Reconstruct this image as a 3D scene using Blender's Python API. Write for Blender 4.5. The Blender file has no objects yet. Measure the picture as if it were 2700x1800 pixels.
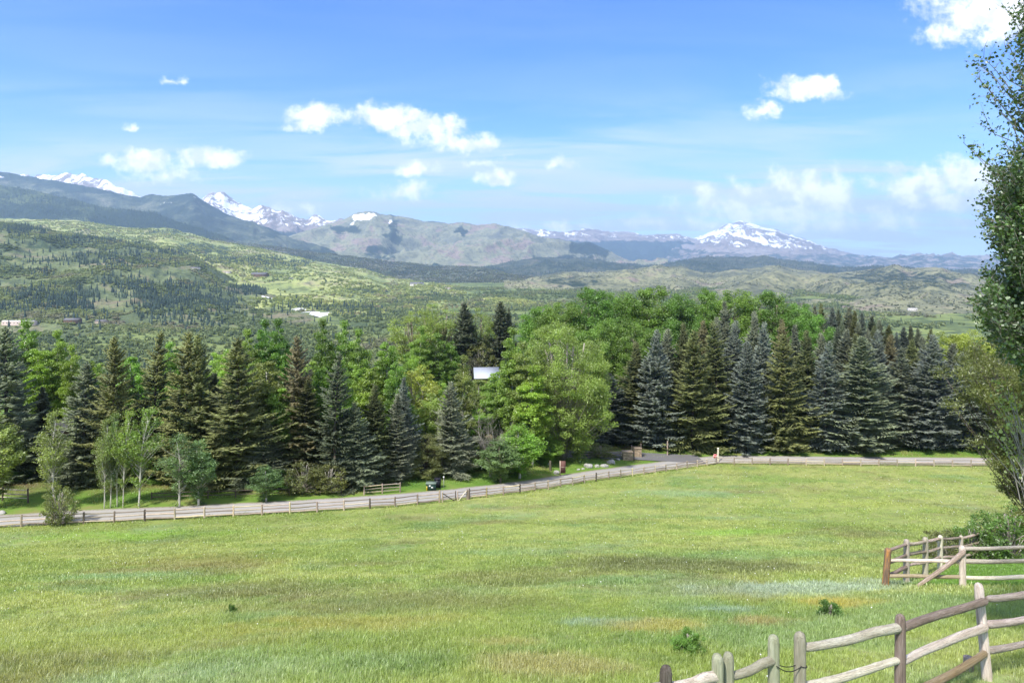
import bpy, bmesh, math, random
import numpy as np
from mathutils import Vector, Matrix, Euler

# ------------------------------------------------------------------ camera, sky, sun, exposure
S = bpy.context.scene
COL = S.collection
F, HX, HY = 1800.0, 1350.0, 690.0          # focal length and horizon point of the 2700 px wide photograph
cam = bpy.data.cameras.new('camera'); cam.sensor_width = 36.0; cam.lens = 24.0
cam.shift_y = (HY - 900.0) / 2700.0        # level camera, verticals stay vertical
cam.clip_start = 0.1; cam.clip_end = 120000.0
camo = bpy.data.objects.new('camera', cam); COL.objects.link(camo)
camo.location = (0, 0, 0); camo.rotation_euler = (math.pi/2, 0, 0); S.camera = camo
S.view_settings.view_transform = 'Standard'; S.view_settings.look = 'None'
S.view_settings.gamma = 1.0; S.view_settings.use_curve_mapping = False
S.view_settings.exposure = 1.55
S.render.engine = 'CYCLES'
S.cycles.max_bounces = 6; S.cycles.diffuse_bounces = 3; S.cycles.glossy_bounces = 2
S.cycles.transmission_bounces = 4; S.cycles.transparent_max_bounces = 8; S.cycles.volume_bounces = 1
S.cycles.use_adaptive_sampling = False

SUN_EL, SUN_AZ = math.radians(52), math.radians(-146)     # azimuth from +y (view axis), clockwise positive; from the left, slightly behind
sd = Vector((math.sin(SUN_AZ)*math.cos(SUN_EL), math.cos(SUN_AZ)*math.cos(SUN_EL), math.sin(SUN_EL)))
sl = bpy.data.lights.new('sun', 'SUN'); sl.energy = 2.5; sl.angle = math.radians(4); sl.color = (1.0, 0.955, 0.88)
so = bpy.data.objects.new('sun', sl); COL.objects.link(so); so.rotation_euler = sd.to_track_quat('Z', 'Y').to_euler()

class NT:
    """small node-tree helper"""
    def __init__(s, tree): s.t = tree; s.n = tree.nodes; s.l = tree.links; s.n.clear()
    def node(s, typ, **kw):
        n = s.n.new(typ)
        for k, v in kw.items(): setattr(n, k, v)
        return n
    def put(s, sock, v):
        if isinstance(v, bpy.types.NodeSocket): s.l.new(v, sock)
        elif v is not None: sock.default_value = v
    def math(s, op, a, b=None, c=None, clamp=False):
        n = s.node('ShaderNodeMath', operation=op, use_clamp=clamp)
        s.put(n.inputs[0], a)
        if b is not None: s.put(n.inputs[1], b)
        if c is not None: s.put(n.inputs[2], c)
        return n.outputs[0]
    def vmath(s, op, a, b=None, c=None):
        n = s.node('ShaderNodeVectorMath', operation=op)
        s.put(n.inputs[0], a)
        if b is not None: s.put(n.inputs[1], b)
        if c is not None: s.put(n.inputs[2], c)
        return n.outputs['Value'] if op in ('LENGTH', 'DOT_PRODUCT', 'DISTANCE') else n.outputs[0]
    def noise(s, vec, scale, detail=3.0, rough=0.55, dist=0.0):
        n = s.node('ShaderNodeTexNoise'); s.put(n.inputs['Vector'], vec); n.inputs['Scale'].default_value = scale
        n.inputs['Detail'].default_value = detail; n.inputs['Roughness'].default_value = rough; n.inputs['Distortion'].default_value = dist
        return n.outputs['Fac']
    def ramp(s, fac, pts, interp='LINEAR'):
        n = s.node('ShaderNodeValToRGB'); cr = n.color_ramp; cr.interpolation = interp
        while len(cr.elements) < len(pts): cr.elements.new(0.5)
        for e, (p, c) in zip(cr.elements, pts):
            e.position = p; e.color = (*c, 1) if len(c) == 3 else c
        s.put(n.inputs['Fac'], fac); return n.outputs['Color']
    def smooth(s, v, a, b, o0=0.0, o1=1.0):
        n = s.node('ShaderNodeMapRange', interpolation_type='SMOOTHSTEP')
        s.put(n.inputs['Value'], v)
        for k, x in zip(('From Min', 'From Max', 'To Min', 'To Max'), (a, b, o0, o1)): s.put(n.inputs[k], x)
        return n.outputs['Result']
    def mix(s, fac, a, b, mode='MIX'):
        n = s.node('ShaderNodeMix', data_type='RGBA', blend_type=mode)
        s.put(n.inputs[0], fac); s.put(n.inputs[6], (*a, 1) if isinstance(a, tuple) and len(a) == 3 else a)
        s.put(n.inputs[7], (*b, 1) if isinstance(b, tuple) and len(b) == 3 else b)
        return n.outputs[2]
    def comb(s, x, y, z):
        n = s.node('ShaderNodeCombineXYZ')
        for i, v in enumerate((x, y, z)): s.put(n.inputs[i], v)
        return n.outputs[0]
    def sep(s, v):
        n = s.node('ShaderNodeSeparateXYZ'); s.put(n.inputs[0], v); return n.outputs

# world: Nishita sky, thin high veil, fair-weather cumulus (all functions of direction)
W = bpy.data.worlds.new('World'); S.world = W; W.use_nodes = True
W.cycles.sampling_method = 'MANUAL'; W.cycles.sample_map_resolution = 512
N = NT(W.node_tree)
sky = N.node('ShaderNodeTexSky', sky_type='NISHITA'); sky.sun_disc = False
sky.sun_elevation = SUN_EL; sky.sun_rotation = SUN_AZ; sky.altitude = 2400; sky.air_density = 1.0; sky.dust_density = 0.35; sky.ozone_density = 2.2
tc = N.node('ShaderNodeTexCoord'); D = tc.outputs['Generated']
dx, dy, dz = N.sep(D)
el = N.math('MAXIMUM', dz, 0.0)
skyc = N.mix(1.0, sky.outputs[0], N.mix(N.smooth(el, 0.02, 0.36), (0.95, 1.34, 1.90), (0.50, 1.04, 1.90)), 'MULTIPLY')
# veil of high thin cloud: plane-projected streaks, thicker towards the horizon
inv = N.math('DIVIDE', 1.0, N.math('ADD', el, 0.09))
pl = N.comb(N.math('MULTIPLY', dx, inv), N.math('MULTIPLY', dy, inv), 0.0)
pst = N.vmath('MULTIPLY', pl, (0.55, 1.5, 1.0))
vn = N.noise(pst, 1.1, 5, 0.62, 0.6)
vn2 = N.noise(pl, 0.45, 2, 0.5)
low = N.smooth(el, 0.26, 0.10)
veil = N.math('MULTIPLY', N.smooth(vn, 0.34, 0.64), N.smooth(vn2, 0.26, 0.56))
veil = N.math('MULTIPLY', veil, N.math('MULTIPLY_ADD', low, 1.0, 0.08))
veil = N.math('ADD', veil, N.math('MULTIPLY', N.smooth(el, 0.20, 0.0), 0.52), clamp=True)
CLOUD = (7.6, 7.75, 7.95)
skyc = N.mix(veil, skyc, (5.9, 6.8, 7.9))
# cumulus: (centre px, py, half width, half height, amount)
cl = [(2680, 40, 240, 92, 1.25), (2500, 85, 80, 45, .8), (2115, 240, 92, 36, 1.2), (2172, 215, 50, 24, 1.0), (2010, 288, 40, 26, .72),
      (835, 308, 84, 32, .95), (800, 330, 50, 18, .7), (1020, 318, 95, 38, 1.2), (1120, 345, 100, 42, 1.2), (1225, 378, 92, 28, 1.1),
      (555, 422, 92, 32, 1.25), (375, 430, 105, 30, 1.15), (430, 462, 90, 24, .7), (1103, 444, 58, 24, 1.1), (1312, 468, 46, 22, 1.1),
      (1475, 430, 26, 18, .75), (1055, 508, 88, 28, .72), (457, 211, 24, 10, .5), (340, 336, 20, 11, .6),
      (1960, 535, 160, 46, 1.25), (2135, 508, 125, 58, 1.4), (2060, 560, 210, 34, 1.0), (2300, 590, 200, 30, .7), (1750, 585, 120, 24, .6), (2430, 490, 125, 48, 1.25), (2560, 480, 130, 56, 1.25), (2500, 530, 150, 30, .8),
      (760, 556, 80, 26, .75), (1450, 600, 120, 20, .55), (2290, 560, 120, 20, .5), (1280, 425, 50, 14, .5),
      (-420, 300, 200, 70, 1.2), (3250, 330, 260, 90, 1.2), (-900, 150, 260, 90, 1.1), (3900, 150, 300, 110, 1.2)]
yp = N.math('MAXIMUM', dy, 0.02)
uv = N.comb(N.math('DIVIDE', dx, yp), N.math('DIVIDE', dz, yp), 0.0)
wob = N.node('ShaderNodeTexNoise'); N.put(wob.inputs['Vector'], uv); wob.inputs['Scale'].default_value = 26; wob.inputs['Detail'].default_value = 3; wob.inputs['Roughness'].default_value = 0.6
uvw = N.vmath('ADD', uv, N.vmath('MULTIPLY', N.vmath('SUBTRACT', wob.outputs['Color'], (.5, .5, .5)), (0.055, 0.032, 0)))
acc = None; sh = None
for (px, py, rx, ry, am) in cl:
    cu, cv, ru, rv = (px-HX)/F, (HY-py)/F, rx*1.18/F, ry*1.22/F
    q = N.vmath('MULTIPLY_ADD', uvw, (1/ru, 1/rv, 0), (-cu/ru, -cv/rv, 0))
    qx, qy, _z = N.sep(q); qy = N.math('MAXIMUM', qy, N.math('MULTIPLY', qy, -1.3)); m = N.math('MULTIPLY_ADD', N.vmath('LENGTH', N.comb(qx, qy, 0.0)), -am, am)
    acc = m if acc is None else N.math('SMOOTH_MAX', acc, m, 0.12)
cn = N.noise(uv, 30, 6, 0.64)
dens = N.math('ADD', acc, N.math('MULTIPLY_ADD', cn, 2.4, -1.20))
front = N.smooth(dy, 0.05, 0.2)
dens = N.math('MULTIPLY', N.smooth(dens, -0.12, 0.82), front)
shade = N.noise(N.vmath('ADD', uv, (0.006, -0.012, 0)), 30, 3, 0.55)
cc = N.mix(N.smooth(shade, 0.36, 0.62), (7.4, 7.8, 8.5), (11.6, 11.5, 11.4))
# unseen rest of the sky: cloud cover thickened to whiten the fill light
gn = N.noise(pl, 0.9, 4, 0.55)
fill_clouds = N.math('MULTIPLY', N.math('MULTIPLY', N.smooth(gn, 0.44, 0.57), N.smooth(dz, 0.02, 0.12)), N.math('SUBTRACT', 1.0, N.smooth(dy, 0.35, 0.62)))
skyA = N.mix(N.math('MULTIPLY', fill_clouds, 0.96), skyc, (9.4, 9.4, 9.5))
skyB = N.mix(N.math('MULTIPLY', dens, 0.96), skyA, cc)
ST = 0.054
bgA = N.node('ShaderNodeBackground'); N.put(bgA.inputs[0], skyA); bgA.inputs[1].default_value = ST
bgB = N.node('ShaderNodeBackground'); N.put(bgB.inputs[0], skyB); bgB.inputs[1].default_value = ST
win = N.math('MULTIPLY', N.math('GREATER_THAN', dy, 0.5), N.math('MULTIPLY', N.math('LESS_THAN', dz, 0.55), N.math('GREATER_THAN', dz, -0.02)))
mxw = N.node('ShaderNodeMixShader'); N.put(mxw.inputs[0], win); N.l.new(bgA.outputs[0], mxw.inputs[1]); N.l.new(bgB.outputs[0], mxw.inputs[2])
out = N.node('ShaderNodeOutputWorld'); N.l.new(mxw.outputs[0], out.inputs[0])

# ------------------------------------------------------------------ helpers
RNG = np.random.default_rng(7)
def tag(o, label=None, cat=None, group=None, kind=None):
    if label: o['label'] = label
    if cat: o['category'] = cat
    if group: o['group'] = group
    if kind: o['kind'] = kind
    return o
def mesh(name, V, Fc, mat=None, smooth=False, attrs=None):
    """V (n,3), Fc = one (m,k) array or a list of such arrays (k = 3 or 4)"""
    if not isinstance(Fc, list): Fc = [Fc]
    Fc = [np.asarray(f, np.int32) for f in Fc if len(f)]
    me = bpy.data.meshes.new(name); V = np.asarray(V, np.float32)
    me.vertices.add(len(V)); me.vertices.foreach_set('co', V.ravel())
    li = np.concatenate([f.ravel() for f in Fc]); tot = np.concatenate([np.full(len(f), f.shape[1], np.int32) for f in Fc])
    st = np.concatenate([[0], np.cumsum(tot)[:-1]]).astype(np.int32)
    me.loops.add(len(li)); me.loops.foreach_set('vertex_index', li)
    me.polygons.add(len(tot)); me.polygons.foreach_set('loop_start', st)
    if smooth: me.polygons.foreach_set('use_smooth', np.ones(len(tot), bool))
    if attrs:
        for k, a in attrs.items():
            a = np.asarray(a, np.float32)
            at = me.attributes.new(k, 'FLOAT' if a.ndim == 1 else 'FLOAT_VECTOR', 'POINT')
            at.data.foreach_set('value' if a.ndim == 1 else 'vector', a.ravel())
    me.update(calc_edges=True)
    if mat: me.materials.append(mat)
    return me
def link(name, me, parent=None, loc=None, rot=None, scale=None):
    o = bpy.data.objects.new(name, me); COL.objects.link(o)
    if parent: o.parent = parent
    if loc is not None: o.location = loc
    if rot is not None: o.rotation_euler = rot
    if scale is not None: o.scale = scale
    return o
class MB:
    """collects vertices and faces"""
    def __init__(s): s.v = []; s.q = []; s.t = []; s.n = 0
    def add(s, V, Q=None, T=None):
        s.v.append(np.asarray(V, float).reshape(-1, 3))
        if Q is not None and len(Q): s.q.append(np.asarray(Q) + s.n)
        if T is not None and len(T): s.t.append(np.asarray(T) + s.n)
        s.n += len(s.v[-1])
    def box(s, c, d, rz=0.0):
        x, y, z = np.asarray(d)/2.0
        V = np.array([(i, j, k) for k in (-z, z) for j in (-y, y) for i in (-x, x)])
        if rz: V = V @ np.array([[math.cos(rz), math.sin(rz), 0], [-math.sin(rz), math.cos(rz), 0], [0, 0, 1]])
        s.add(V + np.asarray(c), [(0, 2, 3, 1), (4, 5, 7, 6), (0, 1, 5, 4), (2, 6, 7, 3), (0, 4, 6, 2), (1, 3, 7, 5)])
    def tube(s, P, R, k=6, cap=True):
        P = np.asarray(P, float); R = np.asarray(R, float); n = len(P)
        T = np.gradient(P, axis=0); T /= np.linalg.norm(T, axis=1)[:, None] + 1e-9
        ref = np.where(np.abs(T[:, 2:3]) > 0.9, np.array([[1., 0, 0]]), np.array([[0, 0, 1.]]))
        A = np.cross(T, ref); A /= np.linalg.norm(A, axis=1)[:, None] + 1e-9; B = np.cross(T, A)
        a = np.arange(k) * 2*np.pi/k
        V = P[:, None] + R[:, None, None]*(np.cos(a)[None, :, None]*A[:, None] + np.sin(a)[None, :, None]*B[:, None])
        i = np.arange(n-1)[:, None]*k; j = np.arange(k)[None]; j2 = (j+1) % k
        Q = np.stack([i+j, i+j2, i+k+j2, i+k+j], -1).reshape(-1, 4)
        s.add(V.reshape(-1, 3), Q)
        if cap:
            o = s.n - n*k
            s.v.append(P[[0, -1]]); c0, c1 = s.n, s.n+1; s.n += 2
            s.t.append(np.array([(c0, o+(q+1) % k, o+q) for q in range(k)] + [(c1, o+(n-1)*k+q, o+(n-1)*k+(q+1) % k) for q in range(k)]))
    def mesh(s, name, mat=None, smooth=False):
        fs = ([np.concatenate(s.q)] if s.q else []) + ([np.concatenate(s.t)] if s.t else [])
        return mesh(name, np.concatenate(s.v), fs, mat, smooth)
def _h(ix, iy, seed):
    h = (ix.astype(np.int64)*374761393 + iy.astype(np.int64)*668265263 + seed*1274126177) & 0xffffffff
    h = ((h ^ (h >> 13))*1274126177) & 0xffffffff
    return ((h ^ (h >> 16)) & 0xffffff) / float(0xffffff)
def vnoise(x, y, seed=0):
    x = np.asarray(x, float); y = np.asarray(y, float); ix = np.floor(x); iy = np.floor(y); fx = x-ix; fy = y-iy
    fx = fx*fx*fx*(fx*(fx*6-15)+10); fy = fy*fy*fy*(fy*(fy*6-15)+10)
    return (_h(ix, iy, seed)*(1-fx) + _h(ix+1, iy, seed)*fx)*(1-fy) + (_h(ix, iy+1, seed)*(1-fx) + _h(ix+1, iy+1, seed)*fx)*fy
def fbm(x, y, seed=0, o=4, g=0.5):
    s = 0; a = 1; t = 0
    for k in range(o): s = s + a*(vnoise(x*2**k+k*17.3, y*2**k-k*9.1, seed+k)*2-1); t += a; a *= g
    return s/t
def ridged(x, y, seed=0, o=4, g=0.5):
    s = 0; a = 1; t = 0
    for k in range(o): s = s + a*(1-np.abs(vnoise(x*2**k+k*7.7, y*2**k+k*3.1, seed+k)*2-1)); t += a; a *= g
    return s/t*2-1
def sstep(a, b, x):
    t = np.clip((np.asarray(x, float)-a)/(b-a), 0, 1); return t*t*(3-2*t)

# ------------------------------------------------------------------ terrain: heights are relative to the camera (z = 0)
_ky = np.array([-400, -60, -10, 0, 5, 8, 9.5, 11.5] + list(np.arange(14, 420, 4)), float)
_kz = np.array([-2, -3.0, -4.6, -5.2, -5.85, -6.28, -6.5, -6.85] + [-6.85 - .3624*(y-11.5) + .001125*(y-11.5)*(y-25.6) if y < 118 else -34.3 for y in np.arange(14, 420, 4)])
_dy = np.arange(-400, 420, 0.25); _dz = np.interp(_dy, _ky, _kz)
_k = np.exp(-0.5*(np.arange(-16, 17)/6.0)**2); _k /= _k.sum(); _dz = np.convolve(np.pad(_dz, 16, mode='edge'), _k, 'valid')
def Zq(x, y):
    x = np.clip(x, -160, 200)
    return np.interp(y, _dy, _dz) - 0.025*np.log1p(np.exp((15-x)/6.0))*6.0*sstep(-5, 30, y)
def solve(fn, px, py, y0=3.0, y1=420.0):
    u = (px-HX)/F; k = -(py-HY)/F
    ys = np.linspace(y0, y1, 6000); dlt = fn(u*ys, ys) - k*ys
    i = np.argmax(dlt > 0) if dlt[0] < 0 else 0
    if dlt[0] >= 0: i = 1
    a = dlt[i-1]; b = dlt[i]; y = ys[i-1] + (ys[i]-ys[i-1])*(-a/(b-a+1e-12))
    return np.array([u*y, y, k*y])
FPX = [(0, 1393), (60, 1389), (340, 1377), (800, 1353), (1040, 1337), (1158, 1325), (1265, 1313), (1400, 1297), (1560, 1270), (1690, 1252), (1800, 1237), (1889, 1224), (2240, 1228), (2590, 1231), (2760, 1233)]
FP = np.array([solve(Zq, *p)[:2] for p in FPX])
FPe = np.vstack([FP[0] + (FP[0]-FP[1])/np.linalg.norm(FP[0]-FP[1])*260, FP, FP[-1] + (FP[-1]-FP[-2])/np.linalg.norm(FP[-1]-FP[-2])*320])
def fence_sd(x, y):
    """signed distance behind the roadside fence line and the nearest point on it"""
    x = np.asarray(x, float); y = np.asarray(y, float)
    best = np.full(x.shape, 1e9); sg = np.ones(x.shape); nx = np.zeros(x.shape); ny = np.zeros(x.shape)
    for a, b in zip(FPe[:-1], FPe[1:]):
        d = b-a; L2 = d@d; t = np.clip(((x-a[0])*d[0]+(y-a[1])*d[1])/L2, 0, 1)
        qx = a[0]+t*d[0]; qy = a[1]+t*d[1]; dd = np.hypot(x-qx, y-qy)
        c = d[0]*(y-a[1]) - d[1]*(x-a[0]); m = dd < best - 1e-9
        best = np.where(m, dd, best); sg = np.where(m, np.sign(c), sg); nx = np.where(m, qx, nx); ny = np.where(m, qy, ny)
    return best*sg, nx, ny
VALLEY = -152.0
_L = np.concatenate([[0], np.cumsum(np.linalg.norm(np.diff(FPe, axis=0), axis=1))]); _q = np.linspace(0, _L[-1], 160)
FD = np.stack([np.interp(_q, _L, FPe[:, 0]), np.interp(_q, _L, FPe[:, 1])], 1); FZ = Zq(FD[:, 0], FD[:, 1])
def fence_z(x, y):
    sw = np.zeros(x.shape); sz = np.zeros(x.shape)
    for (a, b), z in zip(FD, FZ):
        w = 1.0/((x-a)**2+(y-b)**2+6.0)**2; sw += w; sz += w*z
    return sz/sw
def G(x, y):
    x = np.asarray(x, float); y = np.asarray(y, float)
    s, nx, ny = fence_sd(x, y)
    zm = Zq(x, y) + 0.16*fbm(x/7.0, y/7.0, 3, 3)*sstep(0.5, 8, -s)*sstep(9, 20, np.hypot(x, y))
    zf = fence_z(x, y)
    zb = zf - 0.012*np.clip(s-9, 0, 300) + 0.25*fbm(x/11.0, y/11.0, 5, 2)*sstep(20, 45, s)
    w = sstep(-1.5, 2.0, s); z = zm*(1-w) + zb*w
    d = np.hypot(x, y)
    st_ = 126+115*sstep(-14, 22, x*140/(d+1)) ; v = sstep(st_, st_*1.0+470, d)*sstep(-0.25, 0.1, y/(d+1e-6))
    zv = VALLEY + 9*fbm(x/420.0, y/420.0, 11, 4)*sstep(500, 1200, d) - 22*sstep(2500, 12000, d)
    z = z*(1-v) + zv*v
    return z
def Gp(x, y): return float(G(np.array([x]), np.array([y]))[0])
def ghit(px, py, y0=3.0, y1=420.0): return solve(G, px, py, y0, y1)
def at(px, d, dz=0.0):
    """the ground point at depth d in the direction of column px"""
    x = (px-HX)/F*d; return np.array([x, d, Gp(x, d)+dz])
def ztop(py, d): return -(py-HY)/F*d

# ------------------------------------------------------------------ colour of the meadow grass by place (patches of different grasses)
def lerp(a, b, t): return a*(1-t[:, None]) + np.asarray(b)[None]*t[:, None]
def grad(v, pts):
    P = [p for p, c in pts]; C = np.array([c for p, c in pts]); return np.stack([np.interp(v, P, C[:, k]) for k in range(3)], 1)
BLOBS = [(2150, 1552, 3.6, 2.0, (0.330, 0.385, 0.325), .72), (2350, 1540, 2.2, 2.0, (0.350, 0.395, 0.340), .58), (1960, 1610, 1.3, .8, (0.29, 0.36, 0.32), .6),
    (1640, 1640, 1.6, .8, (0.28, 0.35, 0.30), .6), (2250, 1590, 1.9, 1.1, (0.42, 0.33, 0.07), .7), (1830, 1650, 2.0, 1.3, (0.40, 0.32, 0.09), .65),
    (2080, 1650, 1.3, 1.0, (0.36, 0.26, 0.11), .65), (1480, 1760, 1.6, 1.1, (0.38, 0.31, 0.15), .65), (1380, 1700, 1.4, .8, (0.38, 0.30, 0.13), .5),
    (900, 1650, 3.5, 2.2, (0.34, 0.27, 0.07), .45), (1780, 1490, 8, 4.6, (0.150, 0.160, 0.055), .9), (1400, 1530, 6, 3.2, (0.19, 0.19, 0.065), .6), (1100, 1590, 5, 3.0, (0.19, 0.19, 0.07), .6),
    (520, 1480, 6, 3.2, (0.25, 0.21, 0.07), .6), (700, 1560, 6, 2.6, (0.21, 0.18, 0.08), .55), (1350, 1400, 14, 4.2, (0.38, 0.40, 0.14), .6),
    (1800, 1300, 8, 4.6, (0.22, 0.33, 0.16), .6), (2000, 1460, 7, 2.4, (0.20, 0.32, 0.10), .5), (300, 1520, 5, 2.4, (0.22, 0.36, 0.18), .55),
    (1900, 1405, 6, 2.2, (0.25, 0.40, 0.06), .6), (560, 1780, 2.5, 1.2, (0.30, 0.36, 0.22), .5), (350, 1415, 9, 4, (0.22, 0.36, 0.04), .6), (2300, 1330, 14, 7, (0.33, 0.37, 0.08), .5)]
def meadow_col(x, y):
    a = fbm(x/13.0, y/9.0, 201, 4, .6)*.5+.5; b = fbm(x/9.0+31, y/6.0, 202, 4, .62)*.5+.5; c = fbm(x/6.5, y/5.0+55, 203, 4, .6)*.5+.5; e = fbm(x/1.3, y/1.3, 204, 3, .65)*.5+.5
    col = grad(a, [(.30, (.235, .285, .050)), (.48, (.300, .335, .070)), (.62, (.350, .355, .095)), (.78, (.225, .295, .055))])
    col = lerp(col, (.235, .195, .080), sstep(.56, .78, b)*.6)
    col = lerp(col, (.190, .300, .150), sstep(.58, .78, c)*.38)
    col = lerp(col, (.120, .200, .040), sstep(.52, .74, e)*.35)
    col = col*np.array([.93, 1.03, 1.0]); col = col*.88+.12*col.mean(1, keepdims=True)*np.array([1.05, 1.0, .95])
    for (px, py, rx, ry, colr, st) in BLOBS:
        p = solve(G, px, py); r = np.hypot((x-p[0]+1.5*(c-.5)*rx)/rx, (y-p[1]+1.5*(b-.5)*ry)/ry) + 1.1*(e-.5)
        col = lerp(col, np.array(colr)*np.array([.94, 1, 1]), sstep(1.15, .35, r)*st)
    return col
def leafy(name, col, trans=0.35, rnd=0.25, hue=0.02, gloss=0.05, nscale=0.0):
    """foliage: diffuse + light through the leaf, each plant a little different"""
    m = bpy.data.materials.new(name); m.use_nodes = True; N = NT(m.node_tree)
    if not isinstance(col, bpy.types.NodeSocket) and not callable(col):
        oi = N.node('ShaderNodeObjectInfo'); rn = oi.outputs['Random']
        hs = N.node('ShaderNodeHueSaturation'); hs.inputs['Color'].default_value = (*col, 1)
        N.put(hs.inputs['Hue'], N.math('MULTIPLY_ADD', rn, 2*hue, 0.5-hue))
        v = N.math('MULTIPLY_ADD', N.math('FRACT', N.math('MULTIPLY', rn, 7.31)), 2*rnd, 1-rnd)
        geo = N.node('ShaderNodeNewGeometry')
        if nscale:
            nn = N.noise(geo.outputs['Position'], nscale, 3, 0.6); v = N.math('MULTIPLY', v, N.smooth(nn, 0.3, 0.7, 0.62, 1.30))
        v = N.math('MULTIPLY', v, N.math('MULTIPLY_ADD', geo.outputs['Random Per Island'], 0.6, 0.7))
        N.put(hs.inputs['Value'], v); c = hs.outputs[0]
    else: c = col(N)
    d = N.node('ShaderNodeBsdfDiffuse'); N.put(d.inputs[0], c)
    t = N.node('ShaderNodeBsdfTranslucent'); N.put(t.inputs[0], N.mix(1.0, c, (1.25, 1.20, 0.55), 'MULTIPLY'))
    mx = N.node('ShaderNodeMixShader'); mx.inputs[0].default_value = trans; N.l.new(d.outputs[0], mx.inputs[1]); N.l.new(t.outputs[0], mx.inputs[2])
    sh = mx.outputs[0]
    if gloss:
        g = N.node('ShaderNodeBsdfGlossy'); g.inputs['Roughness'].default_value = 0.45; g.inputs[0].default_value = (.8, .85, .8, 1)
        m2 = N.node('ShaderNodeMixShader'); m2.inputs[0].default_value = gloss; N.l.new(sh, m2.inputs[1]); N.l.new(g.outputs[0], m2.inputs[2]); sh = m2.outputs[0]
    o = N.node('ShaderNodeOutputMaterial'); N.l.new(sh, o.inputs[0]); return m
def surf(name, fn, rough=0.9, bump=None, spec=0.2):
    """principled surface; fn(N) returns colour or (colour, height)"""
    m = bpy.data.materials.new(name); m.use_nodes = True; N = NT(m.node_tree)
    p = N.node('ShaderNodeBsdfPrincipled'); p.inputs['Roughness'].default_value = rough; p.inputs['Specular IOR Level'].default_value = spec
    r = fn(N) if callable(fn) else (*fn, 1); h = None
    if isinstance(r, tuple) and len(r) == 2: r, h = r
    N.put(p.inputs['Base Color'], r)
    if h is not None and bump:
        b = N.node('ShaderNodeBump'); b.inputs['Strength'].default_value = bump[0]; b.inputs['Distance'].default_value = bump[1]
        N.put(b.inputs['Height'], h); N.l.new(b.outputs[0], p.inputs['Normal'])
    o = N.node('ShaderNodeOutputMaterial'); N.l.new(p.outputs[0], o.inputs[0]); return m

# ------------------------------------------------------------------ ground sheet
def ground_col(N):
    geo = N.node('ShaderNodeNewGeometry'); P2 = N.vmath('MULTIPLY', geo.outputs['Position'], (1, 1, 0))
    mc = N.node('ShaderNodeAttribute'); mc.attribute_name = 'mcol'
    soil = N.noise(P2, 1.7, 3, 0.65); e = N.noise(P2, 0.9, 3, 0.65)
    mead = N.mix(N.math('MULTIPLY', N.smooth(soil, 0.40, 0.7), 0.55), mc.outputs['Vector'], (0.20, 0.165, 0.09))
    at_s = N.node('ShaderNodeAttribute'); at_s.attribute_name = 'beyond'; sb = at_s.outputs['Fac']
    at_l = N.node('ShaderNodeAttribute'); at_l.attribute_name = 'lawn'
    n2 = N.noise(P2, 0.22, 4, 0.6)
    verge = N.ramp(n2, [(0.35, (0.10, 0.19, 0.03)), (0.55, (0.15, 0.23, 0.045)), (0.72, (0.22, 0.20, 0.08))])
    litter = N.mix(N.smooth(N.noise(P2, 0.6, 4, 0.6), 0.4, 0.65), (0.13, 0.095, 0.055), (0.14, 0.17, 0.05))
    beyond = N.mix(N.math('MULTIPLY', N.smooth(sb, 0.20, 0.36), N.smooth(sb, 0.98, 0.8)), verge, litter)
    c = N.mix(N.smooth(sb, 0.0, 0.04), mead, beyond)
    c = N.mix(at_l.outputs['Fac'], c, N.mix(e, (0.11, 0.21, 0.03), (0.17, 0.27, 0.05)))
    # valley floor: hay meadows, brush, cottonwood bottoms
    f1 = N.noise(P2, 0.0042, 5, 0.6, 0.6); f2 = N.noise(P2, 0.02, 5, 0.65)
    val = N.ramp(f1, [(0.32, (0.060, 0.085, 0.038)), (0.44, (0.115, 0.150, 0.055)), (0.52, (0.20, 0.24, 0.075)), (0.60, (0.13, 0.17, 0.06)), (0.72, (0.20, 0.18, 0.10))])
    val = N.mix(N.smooth(f2, 0.50, 0.60), val, (0.055, 0.078, 0.036))
    R = N.vmath('LENGTH', P2)
    c = N.mix(N.smooth(R, 240.0, 420.0), c, val)
    return c
M_ground = surf('ground', ground_col, 0.95, None, 0.1)
ang = np.unique(np.concatenate([np.linspace(-180, -46, 60), np.linspace(-46, 46, 420), np.linspace(46, 180, 60)]))[:-1]
rad = np.concatenate([[0.6], np.geomspace(1.5, 20, 46), np.geomspace(20.4, 330, 140), np.geomspace(338, 30000, 95)])
A, R_ = np.meshgrid(np.radians(ang), rad); gx = R_*np.sin(A); gy = R_*np.cos(A)
gz = G(gx.ravel(), gy.ravel()).reshape(gx.shape)
na, nr = len(ang), len(rad)
I = np.arange(nr-1)[:, None]*na; J = np.arange(na)[None]; J2 = (J+1) % na
Q = np.stack([I+J, I+na+J, I+na+J2, I+J2], -1).reshape(-1, 4)
Vg = np.stack([gx, gy, gz], -1).reshape(-1, 3)
sb, _, _ = fence_sd(Vg[:, 0], Vg[:, 1])
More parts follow.
